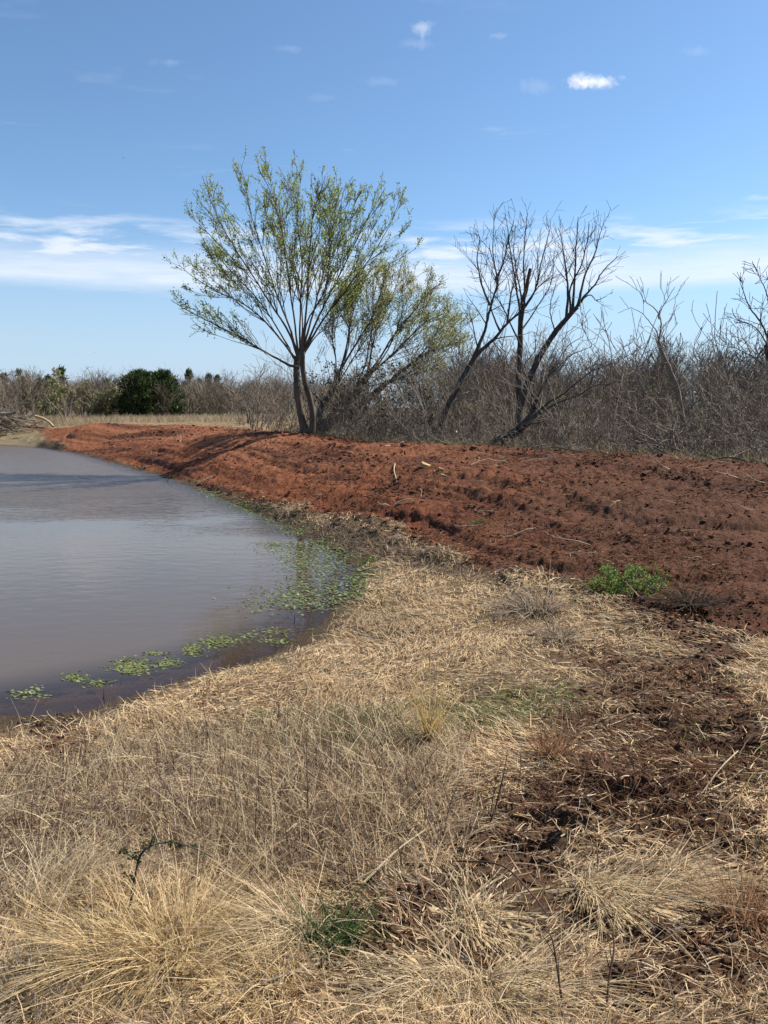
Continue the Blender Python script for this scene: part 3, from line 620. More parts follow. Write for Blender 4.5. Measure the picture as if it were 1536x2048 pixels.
for k in range(4):
    me, _ = bush_mesh(130+k, (2.6, 2.0, 2.4, 3.0)[k], (14, 14, 10, 12)[k], (1.3, 1.6, 1.1, 1.4)[k], TANGLE, r0=.024)
    me.materials.append(M_CANE if k % 2 else M_GREY); tangles.append(me)
rng = np.random.default_rng(77)
def crest_behind(px, back):
    """the spot `back` metres behind the dam's back edge along one sight line"""
    d = ray(px, 850); az = math.atan2(d[0], d[1]); c = CREST
    azc = np.arctan2(c[:, 0], c[:, 1]); rc = np.hypot(c[:, 0], c[:, 1]); o = np.argsort(azc)
    r = np.interp(az, azc[o], rc[o])+back
    return math.sin(az)*r, math.cos(az)*r
def put(name, me, x, y, s, label, cat, group, mat=None, dz=0):
    o = bpy.data.objects.new(name, me); COL.objects.link(o)
    o.location = (x, y, gz(x, y)+dz); o.rotation_euler = (rng.normal()*.05, rng.normal()*.05, rng.uniform(0, 6.28)); o.scale = (s*rng.uniform(.9, 1.1), s*rng.uniform(.9, 1.1), s)
    return tag(o, label, cat, group)
LB = 'leafless grey-brown shrub, one of the many in the brush behind the red dam'
def brush_row(n, px0, px1, b0, b1, s0, s1, meshes, label=LB, group='leafless shrubs in the brush behind the dam'):
    for k in range(n):
        px = px0+(px1-px0)*(k+rng.uniform(.1, .9))/n
        x, y = crest_behind(px, rng.uniform(b0, b1))
        put('bare_shrub', meshes[rng.integers(len(meshes))], x, y, rng.uniform(s0, s1), label, 'shrub', group)
brush_row(20, 840, 1640, 2.0, 4.5, .5, .8, protos)
brush_row(24, 820, 1640, 4.5, 8.5, .55, 1.15, protos)
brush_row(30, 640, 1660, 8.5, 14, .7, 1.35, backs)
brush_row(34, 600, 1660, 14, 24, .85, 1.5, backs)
brush_row(14, 640, 860, 1.5, 5, .5, .8, protos)
brush_row(16, 500, 800, 6, 16, .65, .95, protos)
brush_row(9, 480, 600, 1.2, 6, .5, .85, protos)
brush_row(44, 860, 1640, .9, 4.0, .38, .75, tangles, 'low tangle of grey canes along the back edge of the red dam', 'low cane tangles along the back edge of the dam')
brush_row(16, 640, 860, .9, 3.6, .4, .75, tangles, 'low tangle of grey canes along the back edge of the red dam', 'low cane tangles along the back edge of the dam')

# far wood: rows of bare trees that read as one mass
def far_mass(name, n, az0, az1, r0, r1, h0, h1, cols, label, seed, rtw=.022):
    rng = np.random.default_rng(seed); az = np.radians(rng.uniform(az0, az1, n)); r = rng.uniform(r0, r1, n)
    h = rng.uniform(h0, h1, n); V, Fc, C, off = [], [], [], 0
    bx, by = np.sin(az)*r, np.cos(az)*r; bz = ground(bx, by)
    P, D, Ln, Wd, Bd, K = [], [], [], [], [], []
    for i in range(n):
        m = 42; base = np.array([bx[i], by[i], bz[i]]); hh = h[i]; k = rng.uniform()
        lean = rng.normal(size=2)*.08
        P.append(base[None]); D.append(np.array([[lean[0], lean[1], 1.]])); Ln.append([hh*.95]); Wd.append([.10]); Bd.append(np.zeros((1, 3)))
        t = rng.uniform(.12, .95, m)*hh; p = base+np.stack([lean[0]*t, lean[1]*t, t], 1)
        a = rng.uniform(0, 6.28, m); u = rng.uniform(.5, 1.6, m)
        d = np.stack([np.cos(a), np.sin(a), u], 1); d /= np.linalg.norm(d, axis=1)[:, None]
        P.append(p); D.append(d); Ln.append((hh-t)*rng.uniform(.35, .75, m)+.5); Wd.append(rng.uniform(.6, 1.6, m)*rtw*1.5); Bd.append(np.tile([0, 0, .25], (m, 1))+rng.normal(size=(m, 3))*.12)
        K += [k]*(m+1)
    P = np.vstack(P); D = np.vstack(D); Ln = np.concatenate(Ln); Wd = np.concatenate(Wd); Bd = np.vstack(Bd); K = np.array(K)
    # second order twigs
    q = np.repeat(np.arange(len(P)), 3); t = rng.uniform(.3, 1, len(q)); P2 = P[q]+D[q]*(Ln[q]*t)[:, None]+Bd[q]*(Ln[q]*t*t)[:, None]
    D2 = D[q]+rng.normal(size=(len(q), 3))*.55; D2 /= np.linalg.norm(D2, axis=1)[:, None]
    P = np.vstack([P, P2]); D = np.vstack([D, D2]); K = np.concatenate([K, K[q]]); Ln2 = np.minimum(Ln[q]*.45, 1.3); Ln = np.concatenate([Ln, Ln2]); Wd = np.concatenate([Wd, np.full(len(q), rtw)]); Bd = np.vstack([Bd, np.zeros((len(q), 3))])
    V, Fc, ix = ribbons(P, D, Ln, Wd, Bd, 3, rng, .8)
    kk = np.clip(K+rng.normal(size=len(K))*.15, 0, 1)[:, None]; c = np.asarray(cols[0])*(1-kk)+np.asarray(cols[1])*kk
    o = link(name, mesh_np(name, V, Fc, 4, c[ix], False), M_TWIGM); return tag(o, label, None, None, 'stuff')
M_TWIGM = leaf_mat('far_twigs', .1, .9, .25, 3)
far_mass('far_wood', 420, -31, -2, 62, 92, 2.3, 3.7, ((.19,.155,.12),(.30,.245,.19)), 'far bare grey-brown wood beyond the old field', 201, .021)
far_mass('far_wood', 200, 2, 34, 44, 72, 3.8, 6.0, ((.14,.112,.09),(.24,.19,.155)), 'far bare brown wood behind the brush on the right', 202, .026)

# evergreens
def cedar_mesh(seed, h, w, n, leaf, shape=1.0):
    rng = np.random.default_rng(seed); C, D = [], []
    nb = int(n/46)
    for k in range(nb):
        z = rng.uniform(.03, 1.04)**.9; rad = w*.5*(max(0, 1-z)**(.62*shape)+.02)*(0.55+.62*rng.uniform()**1.5)*min(1, .55+z*6)
        a = rng.uniform(0, 6.28); b = np.array([0, 0, z*h*.93]); e = np.array([math.cos(a)*rad, math.sin(a)*rad, z*h+rad*rng.uniform(.1, .5)])
        m = 46; t = rng.uniform(.25, 1, m)**.7; p = b+(e-b)*t[:, None]+rng.normal(size=(m, 3))*np.array([.10, .10, .08])*(1+w*.12)
        d = (e-b)/(np.linalg.norm(e-b)+1e-6)*.8+rng.normal(size=(m, 3))*.55+np.array([0, 0, .5]); C.append(p); D.append(d)
    C = np.vstack(C); D = np.vstack(D); D /= np.linalg.norm(D, axis=1)[:, None]; m = len(C)
    V, Fc, ix = ribbons(C, D, rng.uniform(.7, 1.4, m)*leaf, np.full(m, leaf*.42), rng.normal(size=(m, 3))*.2, 2, rng, .8)
    k = rng.uniform(0, 1, m)[:, None]; c = np.array([.025,.05,.02])*(1-k)+np.array([.12,.165,.055])*k
    return mesh_np('foliage', V, Fc, 4, c[ix], False)
def cedar(px, py, y, h, w, label, seed, n=5200, leaf=.26, group=None, shape=1.0):
    p = at(px, py, y); root = empty('cedar_tree', (p[0], p[1], gz(p[0], p[1]))); tag(root, label, 'tree', group)
    tb = Tubes(); tb.add(np.array([[0, 0, -.2], [0.02, 0, h*.4], [0, .02, h*.9]]), np.array([.14, .09, .02]), 7); link('trunk', tb.mesh('trunk'), M_ELM, root)
    link('foliage', cedar_mesh(seed, h, w, n, leaf, shape), M_EVER, root); return root
cedar(283, 838, 60, 3.55, 4.3, 'broad rounded dark green cedar, left of the two together by the field', 301, 9000, .24, None, .62)
cedar(327, 838, 61, 3.55, 3.9, 'broad dark green cedar, right of the two standing together by the field', 302, 8000, .24, None, .62)
cedar(300, 838, 63, 3.5, 3.4, 'dark cedar filling the gap behind the two broad cedars by the field', 303, 6000, .24, None, .7)
FARC = 'small dark cedar top showing above the far bare wood'
for i, (px, top, y, w) in enumerate(((12,752,86,2.4),(45,745,84,3.2),(100,752,88,2.4),(128,742,86,2.6),(215,762,88,2.2),(238,765,86,2.0),(352,762,90,2.2),(380,742,92,2.6),(420,752,92,2.4),(437,755,90,2.0),(400,764,94,2.6))):
    P = at(px, top, y); h = P[2]-gz(P[0], P[1])
    cedar(px, 838, y, h, w, FARC, 320+i, 1500, .3, 'cedar tops above the far wood', 1.15)
def green_shrub(name, label, px, y, h, w, n, cols, seed, leaf=.10, group=None):
    p = at(px, 850, y); rng = np.random.default_rng(seed); root = empty(name, (p[0], p[1], gz(p[0], p[1]))); tag(root, label, 'shrub', group)
    me, tips = bush_mesh(seed, h, 6, w/h*.55, dict(SHRUB, dens=2.6), name='stems', r0=.03); link('stems', me, M_GREY, root)
    link('foliage', leaves_on(tips, rng, n, leaf, cols, .08), M_LEAF, root)
OL = ((.24,.25,.12),(.44,.43,.22))
green_shrub('leafing_shrub', 'olive-green leafing shrub at the far edge of the field, left of the pale bare tree', 100, 58, 3.5, 3.6, 20, OL, 402, .16)
green_shrub('leafing_shrub', 'olive-green leafing shrub between the pale bare tree and the dark cedars', 172, 59, 3.9, 3.8, 20, OL, 403, .16)
green_shrub('leafing_shrub', 'olive-green leafing shrub close against the left side of the dark cedars', 212, 61, 3.1, 3.2, 20, OL, 404, .16)
green_shrub('leafing_shrub', 'low dull green shrub left of the tall elm trunk', 545, 34, 1.9, 1.8, 5, ((.05,.055,.025),(.09,.10,.045)), 405, .07)
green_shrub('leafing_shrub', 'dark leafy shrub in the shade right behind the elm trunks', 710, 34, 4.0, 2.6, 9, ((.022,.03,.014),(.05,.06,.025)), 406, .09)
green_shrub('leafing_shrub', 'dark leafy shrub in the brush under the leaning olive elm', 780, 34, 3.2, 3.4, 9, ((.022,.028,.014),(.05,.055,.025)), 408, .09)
green_shrub('leafing_shrub', 'shrub with fresh yellow-green leaves beside the bowed sapling', 1330, 23, 2.3, 1.0, 5, ((.09,.13,.03),(.16,.20,.06)), 407, .05)
green_shrub('leafing_shrub', 'thin tall shrub with a yellow-green top above the brush', 1268, 27, 4.6, 1.3, 2, ((.12,.17,.04),(.22,.27,.08)), 409, .06)
GS = 'shrub hazed with fresh olive-green leaf in the brush behind the dam'
rv = np.random.default_rng(404)
for k, (px, back, h_, w_) in enumerate(((870,6,4.2,2.4),(905,11,4.4,2.4),(965,9,3.2,2.2),(1110,12,3.6,2.4),(1190,7,2.6,2.0),(1400,9,3.0,2.2),(1500,7,2.6,2.0),(1235,14,4.2,2.0))):
    x, y = crest_behind(px, back); o = green_shrub('leafing_shrub', GS, px, y, h_, w_, 5, ((.14,.15,.06),(.27,.27,.12)), 440+k, .05, 'leafing shrubs in the brush behind the dam')
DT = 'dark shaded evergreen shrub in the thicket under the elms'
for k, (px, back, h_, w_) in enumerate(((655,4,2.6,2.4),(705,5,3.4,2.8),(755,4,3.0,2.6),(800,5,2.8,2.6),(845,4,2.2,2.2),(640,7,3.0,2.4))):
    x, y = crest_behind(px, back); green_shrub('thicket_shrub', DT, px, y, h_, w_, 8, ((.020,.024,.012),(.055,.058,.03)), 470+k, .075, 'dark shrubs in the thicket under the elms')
# named bare trees at the left
def bare_clump(px, y, h, stems, spread, label, seed, mat, name='bare_tree', r0=.05, py=850, cat='tree', cfg=None):
    p = at(px, py, y); root = empty(name, (p[0], p[1], gz(p[0], p[1]))); tag(root, label, cat)
    me, _ = bush_mesh(seed, h, stems, spread, cfg or dict(SHRUB, dens=2.4, rmin=.010), name='branches', r0=r0); link('branches', me, mat, root); return root
bare_clump(132, 54, 2.9, 5, .75, 'pale grey bare tree fanning wide in front of the olive shrubs', 501, M_CANE, r0=.055)
bare_clump(208, 60, 2.0, 2, .4, 'small pale bare sapling just left of the dark cedars', 502, M_CANE, r0=.03)
bare_clump(8, 52, 3.0, 6, .8, 'dark bare tree at the left edge beside the brush pile', 503, M_GREY, r0=.06)
bare_clump(160, 64, 4.2, 4, .45, 'tall bare tree with a broad open top behind the olive shrubs', 504, M_GREY, r0=.07)
bare_clump(500, 42, 3.6, 5, .45, 'dark thin-stemmed bare tree at the back of the dam, far left of the elm', 505, M_BARE, r0=.04)
bare_clump(530, 46, 4.4, 5, .4, 'taller grey bare tree between the field and the elm', 506, M_GREY, r0=.04)
bare_clump(905, 30, 5.2, 5, .3, 'cluster of tall thin bare stems left of the slanting forked trunk', 507, M_GREY, r0=.035)
bare_clump(1205, 30, 4.8, 5, .35, 'cluster of thin bare stems right of the black leaning trunk', 508, M_GREY, r0=.03)
bare_clump(1450, 36, 5.8, 3, .25, 'thin bare tree rising over the brush near the right edge', 509, M_BARE, r0=.04)

# brush pile at the far left
p = at(20, 850, 50); root = empty('brush_pile', (p[0], p[1], gz(p[0], p[1]))); tag(root, 'heap of cut branches on the bare ground past the far end of the pond', 'brush pile')
rng = np.random.default_rng(61); tb = Tubes(); tips = []
for k in range(150):
    a = rng.uniform(0, 6.28); q = rng.normal()*1.2; b = np.array([q-.5, rng.normal()*1.0, rng.uniform(.0, 1.5)*math.exp(-q*q*.35)]); d = np.array([math.cos(a), math.sin(a)*.6, rng.uniform(-.35, .9)]); d /= np.linalg.norm(d)
    grow(tb, b-d*1.0, d, rng.uniform(1.0, 3.0), rng.uniform(.015, .05), 1, rng, dict(SHRUB, wander=.1, up=.0, dens=2.5, rmin=.012), tips)
link('branches', tb.mesh('branches'), M_GREY, root)
def log(name, label, pts, r, mat, cat, group=None, sides=8, end=None):
    P = np.asarray(pts, float); c = P[0].copy(); tb = Tubes(); tb.add(smooth(P-c, 4), np.linspace(r, r*.8, (len(P)-1)*4+1), sides)
    o = link(name, tb.mesh(name), mat, None, c); return tag(o, label, cat, group)
M_WOOD = bark_mat('split_wood', (.42,.30,.14), (.62,.48,.26), 12, .3)
g0 = gz(p[0], p[1])
log('split_branch', 'long pale split branch propped upright against the brush pile', [at(58,835,48.6), at(70,826,48.7), at(83,815,48.8)], .075, M_WOOD, 'branch')
log('split_branch', 'pale stripped branch bending down to the ground right of the brush pile', [at(70,832,48.2), at(88,838,48.1), at(99,845,48.0), at(107,853,47.9)], .085, M_WOOD, 'branch')
log('cut_log', 'pale sawn log sticking out of the left of the brush pile', [at(2,828,48.4), at(16,828,48.3), at(30,825,48.2)], .11, M_CANE, 'log')
# ------------------------------------------------------------------ straw, grass, clods: what nobody could count
def scatter(n, r0, r1, az, rng):
    """points over the near ground, thinning out with distance"""
    if az > 32: n = int(n*56/az); az = 56          # wide enough for a view from a step to the side
    r = np.exp(rng.uniform(math.log(r0), math.log(r1), n)); a = np.radians(rng.uniform(-az, az, n))
    return np.sin(a)*r, np.cos(a)*r, r
def pick(rng, w): return rng.uniform(0, 1, len(w)) < w
def field(name, label, x, y, rng, ln, wd, pitch, cols, bendz=0.0, seg=3, azb=None, lift=.004, taper=.8, bs=.25):
    n = len(x); z = ground(x, y)
    a = rng.uniform(0, 2*math.pi, n) if azb is None else azb+rng.normal(size=n)*.7
    p = np.radians(pitch); D = np.stack([np.cos(a)*np.cos(p), np.sin(a)*np.cos(p), np.sin(p)], 1)
    bend = rng.normal(size=(n, 3))*bs*np.array([1, 1, .35]); bend[:, 2] += bendz
    V, Fc, ix = ribbons(np.stack([x, y, z+lift], 1), D, ln, wd, bend, seg, rng, taper)
    o = link(name, mesh_np(name, V, Fc, 4, cols[ix], False), M_STRAW); return tag(o, label, None, None, 'stuff')
def straw_cols(rng, n, g=None, tall=None):
    k = rng.uniform(0, 1, n)[:, None]; c = np.array([.68,.47,.24])*(1-k)+np.array([1.12,.88,.54])*k
    br = rng.uniform(0, 1, n) < .25; c[br] = np.array([.24,.135,.07])*(.7+.7*rng.uniform(size=(br.sum(), 1)))
    gy = rng.uniform(0, 1, n) < .12; c[gy] = np.array([.50,.43,.33])*(.7+.6*rng.uniform(size=(gy.sum(), 1)))
    if tall is not None: c = c*(1-.5*tall[:, None])+(np.array([.46,.385,.29])*(.6+.7*k))*.5*tall[:, None]
    if g is not None:
        q = rng.uniform(0, 1, n) < g*.4; c[q] = np.array([.15,.20,.06])*(.7+.8*rng.uniform(size=(q.sum(), 1)))
    return c
rng = np.random.default_rng(900)
# flattened straw
x, y, r = scatter(430000, 1.45, 22, 35, rng); Z_ = zones(x, y)
clump = sstep(fbm(x, y, 1.6, 4, .6, 140), .34, .52)
w = np.clip(Z_['straw'], 0, 1)*(0.35+.65*clump)*(1-.25*Z_['litter'])*(1-Z_['thin']*(.45+.52*sstep(fbm(x, y, 2.2, 4, .6, 145), .4, .6)))
w = np.maximum(w*(1-.45*Z_['track']), .15*Z_['track']); w = np.maximum(w, .12*Z_['bare'])*(Z_['sd'] < -.12)
k = pick(rng, w); x, y, r = x[k], y[k], r[k]; tall = Z_['tall'][k]; gr = Z_['green'][k]; lit = Z_['litter'][k]; n = len(x)
ln = rng.uniform(.022, .095, n)*(1+.02*r)*np.where(rng.uniform(size=n) < .06, 1.9, 1); wd = (.0019+.00058*r)*rng.uniform(.7, 1.4, n)
pt = np.where(rng.uniform(size=n) < .75, rng.uniform(-2, 16, n), rng.uniform(12, 55, n))
c = straw_cols(rng, n, gr, tall); c = c*(1-.55*lit[:, None])+np.array([.24,.17,.125])*.55*lit[:, None]
c = c*(.55+.85*fbm(x, y, .9, 4, .6, 143))[:, None]; c[:, 2] *= 1.05
azb = 6.28*fbm(x, y, .55, 3, .5, 141)*2.0
field('straw_litter', 'flattened pale dry straw covering the near bank', x, y, rng, ln, wd, pt, c, -.12, 3, azb, .006)
# short dead grass standing in the straw
x, y, r = scatter(60000, 1.5, 16, 34, rng); Z_ = zones(x, y); w = Z_['straw']*(1-.8*Z_['thin'])*sstep(fbm(x, y, 2.6, 3, .6, 150), .45, .62)*(Z_['sd'] < -.1)
k = pick(rng, w); x, y, r = x[k], y[k], r[k]; n = len(x)
field('dry_grass', 'short dead grass standing among the flattened straw', x, y, rng, rng.uniform(.05, .14, n)*(1+.015*r), (.0018+.0007*r)*rng.uniform(.7, 1.3, n), rng.uniform(35, 85, n), straw_cols(rng, n, Z_['green'][k]), -.25, 3)
# the tall grey dead grass in the middle foreground
x, y, r = scatter(90000, 1.7, 6.5, 38, rng); Z_ = zones(x, y); w = Z_['tall']*(.12+.75*sstep(fbm(x, y, 1.9, 4, .6, 151), .40, .60))
k = pick(rng, w); x, y, r = x[k], y[k], r[k]; n = len(x)
kk = rng.uniform(0, 1, n)[:, None]; c = np.array([.42,.30,.175])*(1-kk)+np.array([.95,.77,.50])*kk
b = rng.uniform(size=n) < .3; c[b] = np.array([.20,.115,.085])*(.6+.8*rng.uniform(size=(b.sum(), 1)))
hh = np.where(rng.uniform(size=n) < .86, rng.uniform(.05, .19, n), rng.uniform(.18, .40, n))
field('tall_dead_grass', 'knee-high tangle of grey dead grass and thin stems in the foreground', x, y, rng, hh, (.0016+.0006*r)*rng.uniform(.7, 1.4, n), rng.uniform(22, 88, n), c, -.22, 4, None, 0, .7, .3)
# fresh green blades
x, y, r = scatter(60000, 2.0, 13, 34, rng); Z_ = zones(x, y); w = np.maximum(Z_['green']*.95*sstep(fbm(x, y, 3, 3, .6, 152), .40, .6), .012*Z_['straw'])*(Z_['sd'] < -.05)
k = pick(rng, w); x, y, r = x[k], y[k], r[k]; n = len(x); kk = rng.uniform(0, 1, n)[:, None]
field('green_grass', 'sparse new green grass coming up through the straw', x, y, rng, rng.uniform(.03, .09, n)*(1+.03*r), (.0018+.0006*r), rng.uniform(25, 80, n), np.array([.15,.21,.06])*(1-kk)+np.array([.34,.38,.15])*kk, -.3, 3)
# pale grass of the old field
n = 26000; a = np.radians(rng.uniform(-31, -7, n)); r = rng.uniform(46, 72, n); x, y = np.sin(a)*r, np.cos(a)*r
Z_ = zones(x, y); k = (Z_['dirt'] < .2) & (sdpoly(x, y, P_DIRT) < -.8) & (Z_['sd'] < -1.5) & (sdpoly(x, y, P_SPIT) < -1) & pick(rng, np.clip(.2+sstep(r, 50, 56), 0, 1)); x, y, r = x[k], y[k], r[k]; n = len(x); kk = rng.uniform(0, 1, n)[:, None]
field('field_grass', 'pale dry grass of the old field beyond the dam', x, y, rng, rng.uniform(.25, .7, n), np.full(n, .03), rng.uniform(55, 88, n), np.array([.36,.27,.17])*(1-kk)+np.array([.56,.46,.31])*kk, -.15, 2)
# weedy rubbish at the back edge of the dam
pxs = rng.uniform(560, 1560, 5000); q = np.array([crest_behind(p_, b_) for p_, b_ in zip(pxs, rng.uniform(.35, 2.6, 5000))]); x, y = q.T; n = len(x); kk = rng.uniform(0, 1, n)[:, None]
c = np.array([.22,.17,.11])*(1-kk)+np.array([.40,.33,.22])*kk; b = rng.uniform(size=n) < .2; c[b] = (.12,.14,.05)
field('dry_grass', 'dry grass and weeds along the back edge of the dam', x, y, rng, rng.uniform(.12, .45, n), np.full(n, .011), rng.uniform(15, 80, n), c, -.2, 3)
# roots and shredded stalks in the bare earth
x, y, r = scatter(170000, 3, 40, 33, rng); Z_ = zones(x, y); w = np.maximum(Z_['dirt']*.62*sstep(fbm(x, y, 1.2, 3, .6, 153), .35, .65)*(.35+.65*sstep(r, 30, 12)), .5*Z_['track'])
k = pick(rng, w); x, y, r = x[k], y[k], r[k]; n = len(x); kk = rng.uniform(0, 1, n)[:, None]
c = np.array([.06,.028,.018])*(1-kk)+np.array([.26,.13,.075])*kk; b = rng.uniform(size=n) < .05; c[b] = (.36,.26,.17)
field('root_shreds', 'shredded roots and stalks strewn over the bare red earth', x, y, rng, rng.uniform(.05, .2, n)*(1+.01*r), (.002+.0007*r)*rng.uniform(.7, 1.4, n), rng.uniform(-3, 28, n), c, -.1, 3)
# litter at the foot of the dam
x, y, r = scatter(120000, 6, 26, 30, rng); Z_ = zones(x, y); k = pick(rng, Z_['litter']*.9*(Z_['sd'] < -.15)); x, y, r = x[k], y[k], r[k]; n = len(x); kk = rng.uniform(0, 1, n)[:, None]
c = np.array([.11,.07,.05])*(1-kk)+np.array([.33,.255,.19])*kk
field('stalk_litter', 'grey-brown broken stalks in a belt between the pond and the red dam', x, y, rng, rng.uniform(.05, .2, n), (.002+.0008*r)*rng.uniform(.7, 1.3, n), rng.uniform(-3, 50, n), c, -.2, 3)

# clods of red earth
_p = (1+5**.5)/2; ICO = np.array([(-1,_p,0),(1,_p,0),(-1,-_p,0),(1,-_p,0),(0,-1,_p),(0,1,_p),(0,-1,-_p),(0,1,-_p),(_p,0,-1),(_p,0,1),(-_p,0,-1),(-_p,0,1)])/1.9
ICF = np.array([(0,11,5),(0,5,1),(0,1,7),(0,7,10),(0,10,11),(1,5,9),(5,11,4),(11,10,2),(10,7,6),(7,1,8),(3,9,4),(3,4,2),(3,2,6),(3,6,8),(3,8,9),(4,9,5),(2,4,11),(6,2,10),(8,6,7),(9,8,1)])
def clods(name, label, x, y, s, cols, rng):
    n = len(x); z = ground(x, y); J = ICO[None]*(1+rng.normal(size=(n, 12, 1))*.24)*np.stack([s*rng.uniform(.7, 1.5, n), s*rng.uniform(.7, 1.5, n), s*rng.uniform(.5, .95, n)], 1)[:, None]
    a = rng.uniform(0, 6.28, n); ca, sa = np.cos(a)[:, None], np.sin(a)[:, None]
    V = np.stack([J[..., 0]*ca-J[..., 1]*sa+x[:, None], J[..., 0]*sa+J[..., 1]*ca+y[:, None], J[..., 2]+(z+s*.12)[:, None]], -1).reshape(-1, 3)
    Fc = (np.arange(n)[:, None, None]*12+ICF[None]).reshape(-1, 3)
    o = link(name, mesh_np(name, V, Fc, 3, np.repeat(cols, 12, 0), False), m_soil); return tag(o, label, None, None, 'stuff')
m_soil = bpy.data.materials['soil_and_straw']
x, y, r = scatter(210000, 2, 46, 34, rng); Z_ = zones(x, y); dT, sT = sdline(x, y, TOE)
dC, sC = sdline(x, y, CREST)
row = sstep(fbm(sC*.13, dC*1.7, 1.0, 4, .6, 41), .50, .38)*sstep(fbm(x, y, .9, 3, .6, 162), .35, .6)
w = Z_['dirt']*(.09+.6*row)+.55*Z_['track']+.4*Z_['bare']+.8*np.exp(-(dT/.3)**2)*sstep(fbm(x, y, .8, 2, .5, 161), .35, .55)*(sT > 4)
k = pick(rng, w*(Z_['sd'] < -.1)); x, y, r = x[k], y[k], r[k]; n = len(x)
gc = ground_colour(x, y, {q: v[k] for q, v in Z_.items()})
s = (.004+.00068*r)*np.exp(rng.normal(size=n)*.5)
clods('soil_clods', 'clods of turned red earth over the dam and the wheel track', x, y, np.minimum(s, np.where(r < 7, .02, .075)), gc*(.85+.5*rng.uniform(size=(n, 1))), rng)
# ------------------------------------------------------------------ single things on the near ground
def tussock(px, py, n, ln, spread, sweep, label, cols, seed, up=1.0, droop=-.75, base=.06, wd=.0032, name='grass_tussock', cat='grass tussock', group=None, mat=None, dz=0):
    rng = np.random.default_rng(seed); p = hit(px, py); x, y = p[0], p[1]
    a = rng.uniform(0, 6.28, n); q = np.sqrt(rng.uniform(0, 1, n))*base
    B = np.stack([np.cos(a)*q, np.sin(a)*q, np.full(n, -.01)], 1)
    u = rng.uniform(0, 1, n)**.8*spread
    D = np.stack([np.cos(a)*u, np.sin(a)*u, np.full(n, up)], 1)+rng.normal(size=(n, 3))*.22+np.array([sweep[0], sweep[1], 0]); D /= np.linalg.norm(D, axis=1)[:, None]
    L_ = ln*rng.uniform(.45, 1.15, n); bend = D*np.array([.55, .55, 0])+np.array([sweep[0]*.5, sweep[1]*.5, droop])*rng.uniform(.55, 1.15, n)[:, None]+rng.normal(size=(n, 3))*.30
    V, Fc, ix = ribbons(B, D, L_, np.full(n, wd)*rng.uniform(.6, 1.3, n), bend, 7, rng, .75)
    V[:, 2] = np.maximum(V[:, 2], .004+.02*rng.uniform(size=len(V)))
    k = rng.uniform(0, 1, n)[:, None]; c = np.asarray(cols[0])*(1-k)+np.asarray(cols[1])*k; br = rng.uniform(size=n) < .12; c[br] *= .5
    o = link(name, mesh_np(name, V, Fc, 4, c[ix], False), mat or M_STRAW, None, (x, y, gz(x, y)+dz)); return tag(o, label, cat, group)
GOLD = ((.64,.45,.22),(1.0,.79,.46)); PALE = ((.64,.49,.29),(1.0,.81,.54)); RUST = ((.30,.15,.08),(.52,.32,.18)); GREYB = ((.26,.19,.14),(.50,.41,.30)); OCH = ((.50,.33,.12),(.70,.52,.24))
tussock(355, 1915, 1500, .37, .72, (0, -.05), 'biggest golden tussock, fanned out at the left around the foot of the thorny sapling', GOLD, 601, 1.0, -.85, .10)
tussock(225, 1930, 800, .31, .6, (-.25, -.1), 'golden tussock spreading left of the biggest one', GOLD, 602, .9, -.8, .08)
tussock(590, 1880, 1100, .30, .55, (-.32, -.20), 'domed pale tussock combed over to the left, beside the fresh green tuft', PALE, 603, 1.0, -1.05, .06)
tussock(540, 1985, 420, .20, .7, (-.2, -.2), 'flattened golden tussock just below the domed pale one', GOLD, 604, .6, -.7, .10)
tussock(1195, 1795, 620, .19, .5, (.30, -.30), 'round pale tussock in the lower right with its blades curled over', PALE, 605, .9, -1.0, .07)
tussock(1300, 1790, 420, .22, .35, (.65, -.02), 'pale tussock combed flat to the right, beside the round curled one', PALE, 606, .55, -.6, .09)
tussock(905, 2010, 700, .24, .5, (-.25, -.25), 'wide arching pale tussock at the bottom middle of the photo', PALE, 607, .9, -.9, .12)
tussock(1030, 1990, 420, .24, .35, (.55, -.10), 'pale tussock swept right at the bottom, beside the wide arching one', PALE, 608, .6, -.7, .10)
tussock(950, 1850, 240, .15, .6, (.2, -.1), 'low pale tussock above the wide arching one at the bottom', PALE, 609, .6, -.8, .08)
tussock(1490, 1840, 260, .20, .6, (0, 0), 'rust-brown tussock at the right edge of the photo', RUST, 610, 1.0, -.5, .06)
tussock(1105, 1520, 220, .20, .5, (.12, .05), 'pinkish rust-brown tuft at the left side of the wheel track', RUST, 611, 1.0, -.3, .06, .0042)
tussock(862, 1490, 130, .34, .25, (0, 0), 'slim ochre-yellow tuft standing upright in the short greenish grass', OCH, 612, 1.0, -.12, .03, .004)
tussock(1075, 1225, 420, .42, 1.0, (-.1, -.1), 'brown-grey tussock at the corner where straw meets the red dirt', GREYB, 613, .9, -.6, .14, .008)
tussock(1120, 1275, 240, .26, 1.0, (0, -.1), 'small brown tussock just below the brown-grey one at the corner', GREYB, 614, .7, -.6, .10, .007)
tussock(1385, 1232, 260, .26, 1.0, (0, 0), 'dark uprooted grass clump lying in the dirt right of the green bush', ((.06,.045,.035),(.14,.10,.07)), 615, .8, -.5, .10, .008)
tussock(60, 1990, 600, .26, .8, (.1, -.1), 'grey dead tussock in the bottom left corner', ((.36,.31,.25),(.62,.55,.45)), 616, .9, -.7, .12)
tussock(120, 1800, 500, .30, .5, (.3, 0), 'grey-gold tussock leaning right at the left edge, above the golden ones', PALE, 617, 1.0, -.5, .12)
tussock(665, 1890, 330, .15, .9, (.08, -.05), 'fresh green grass tuft against the right side of the domed pale tussock', ((.045,.085,.025),(.12,.18,.06)), 618, .8, -.35, .05, .0045, 'green_tuft', 'grass tuft')
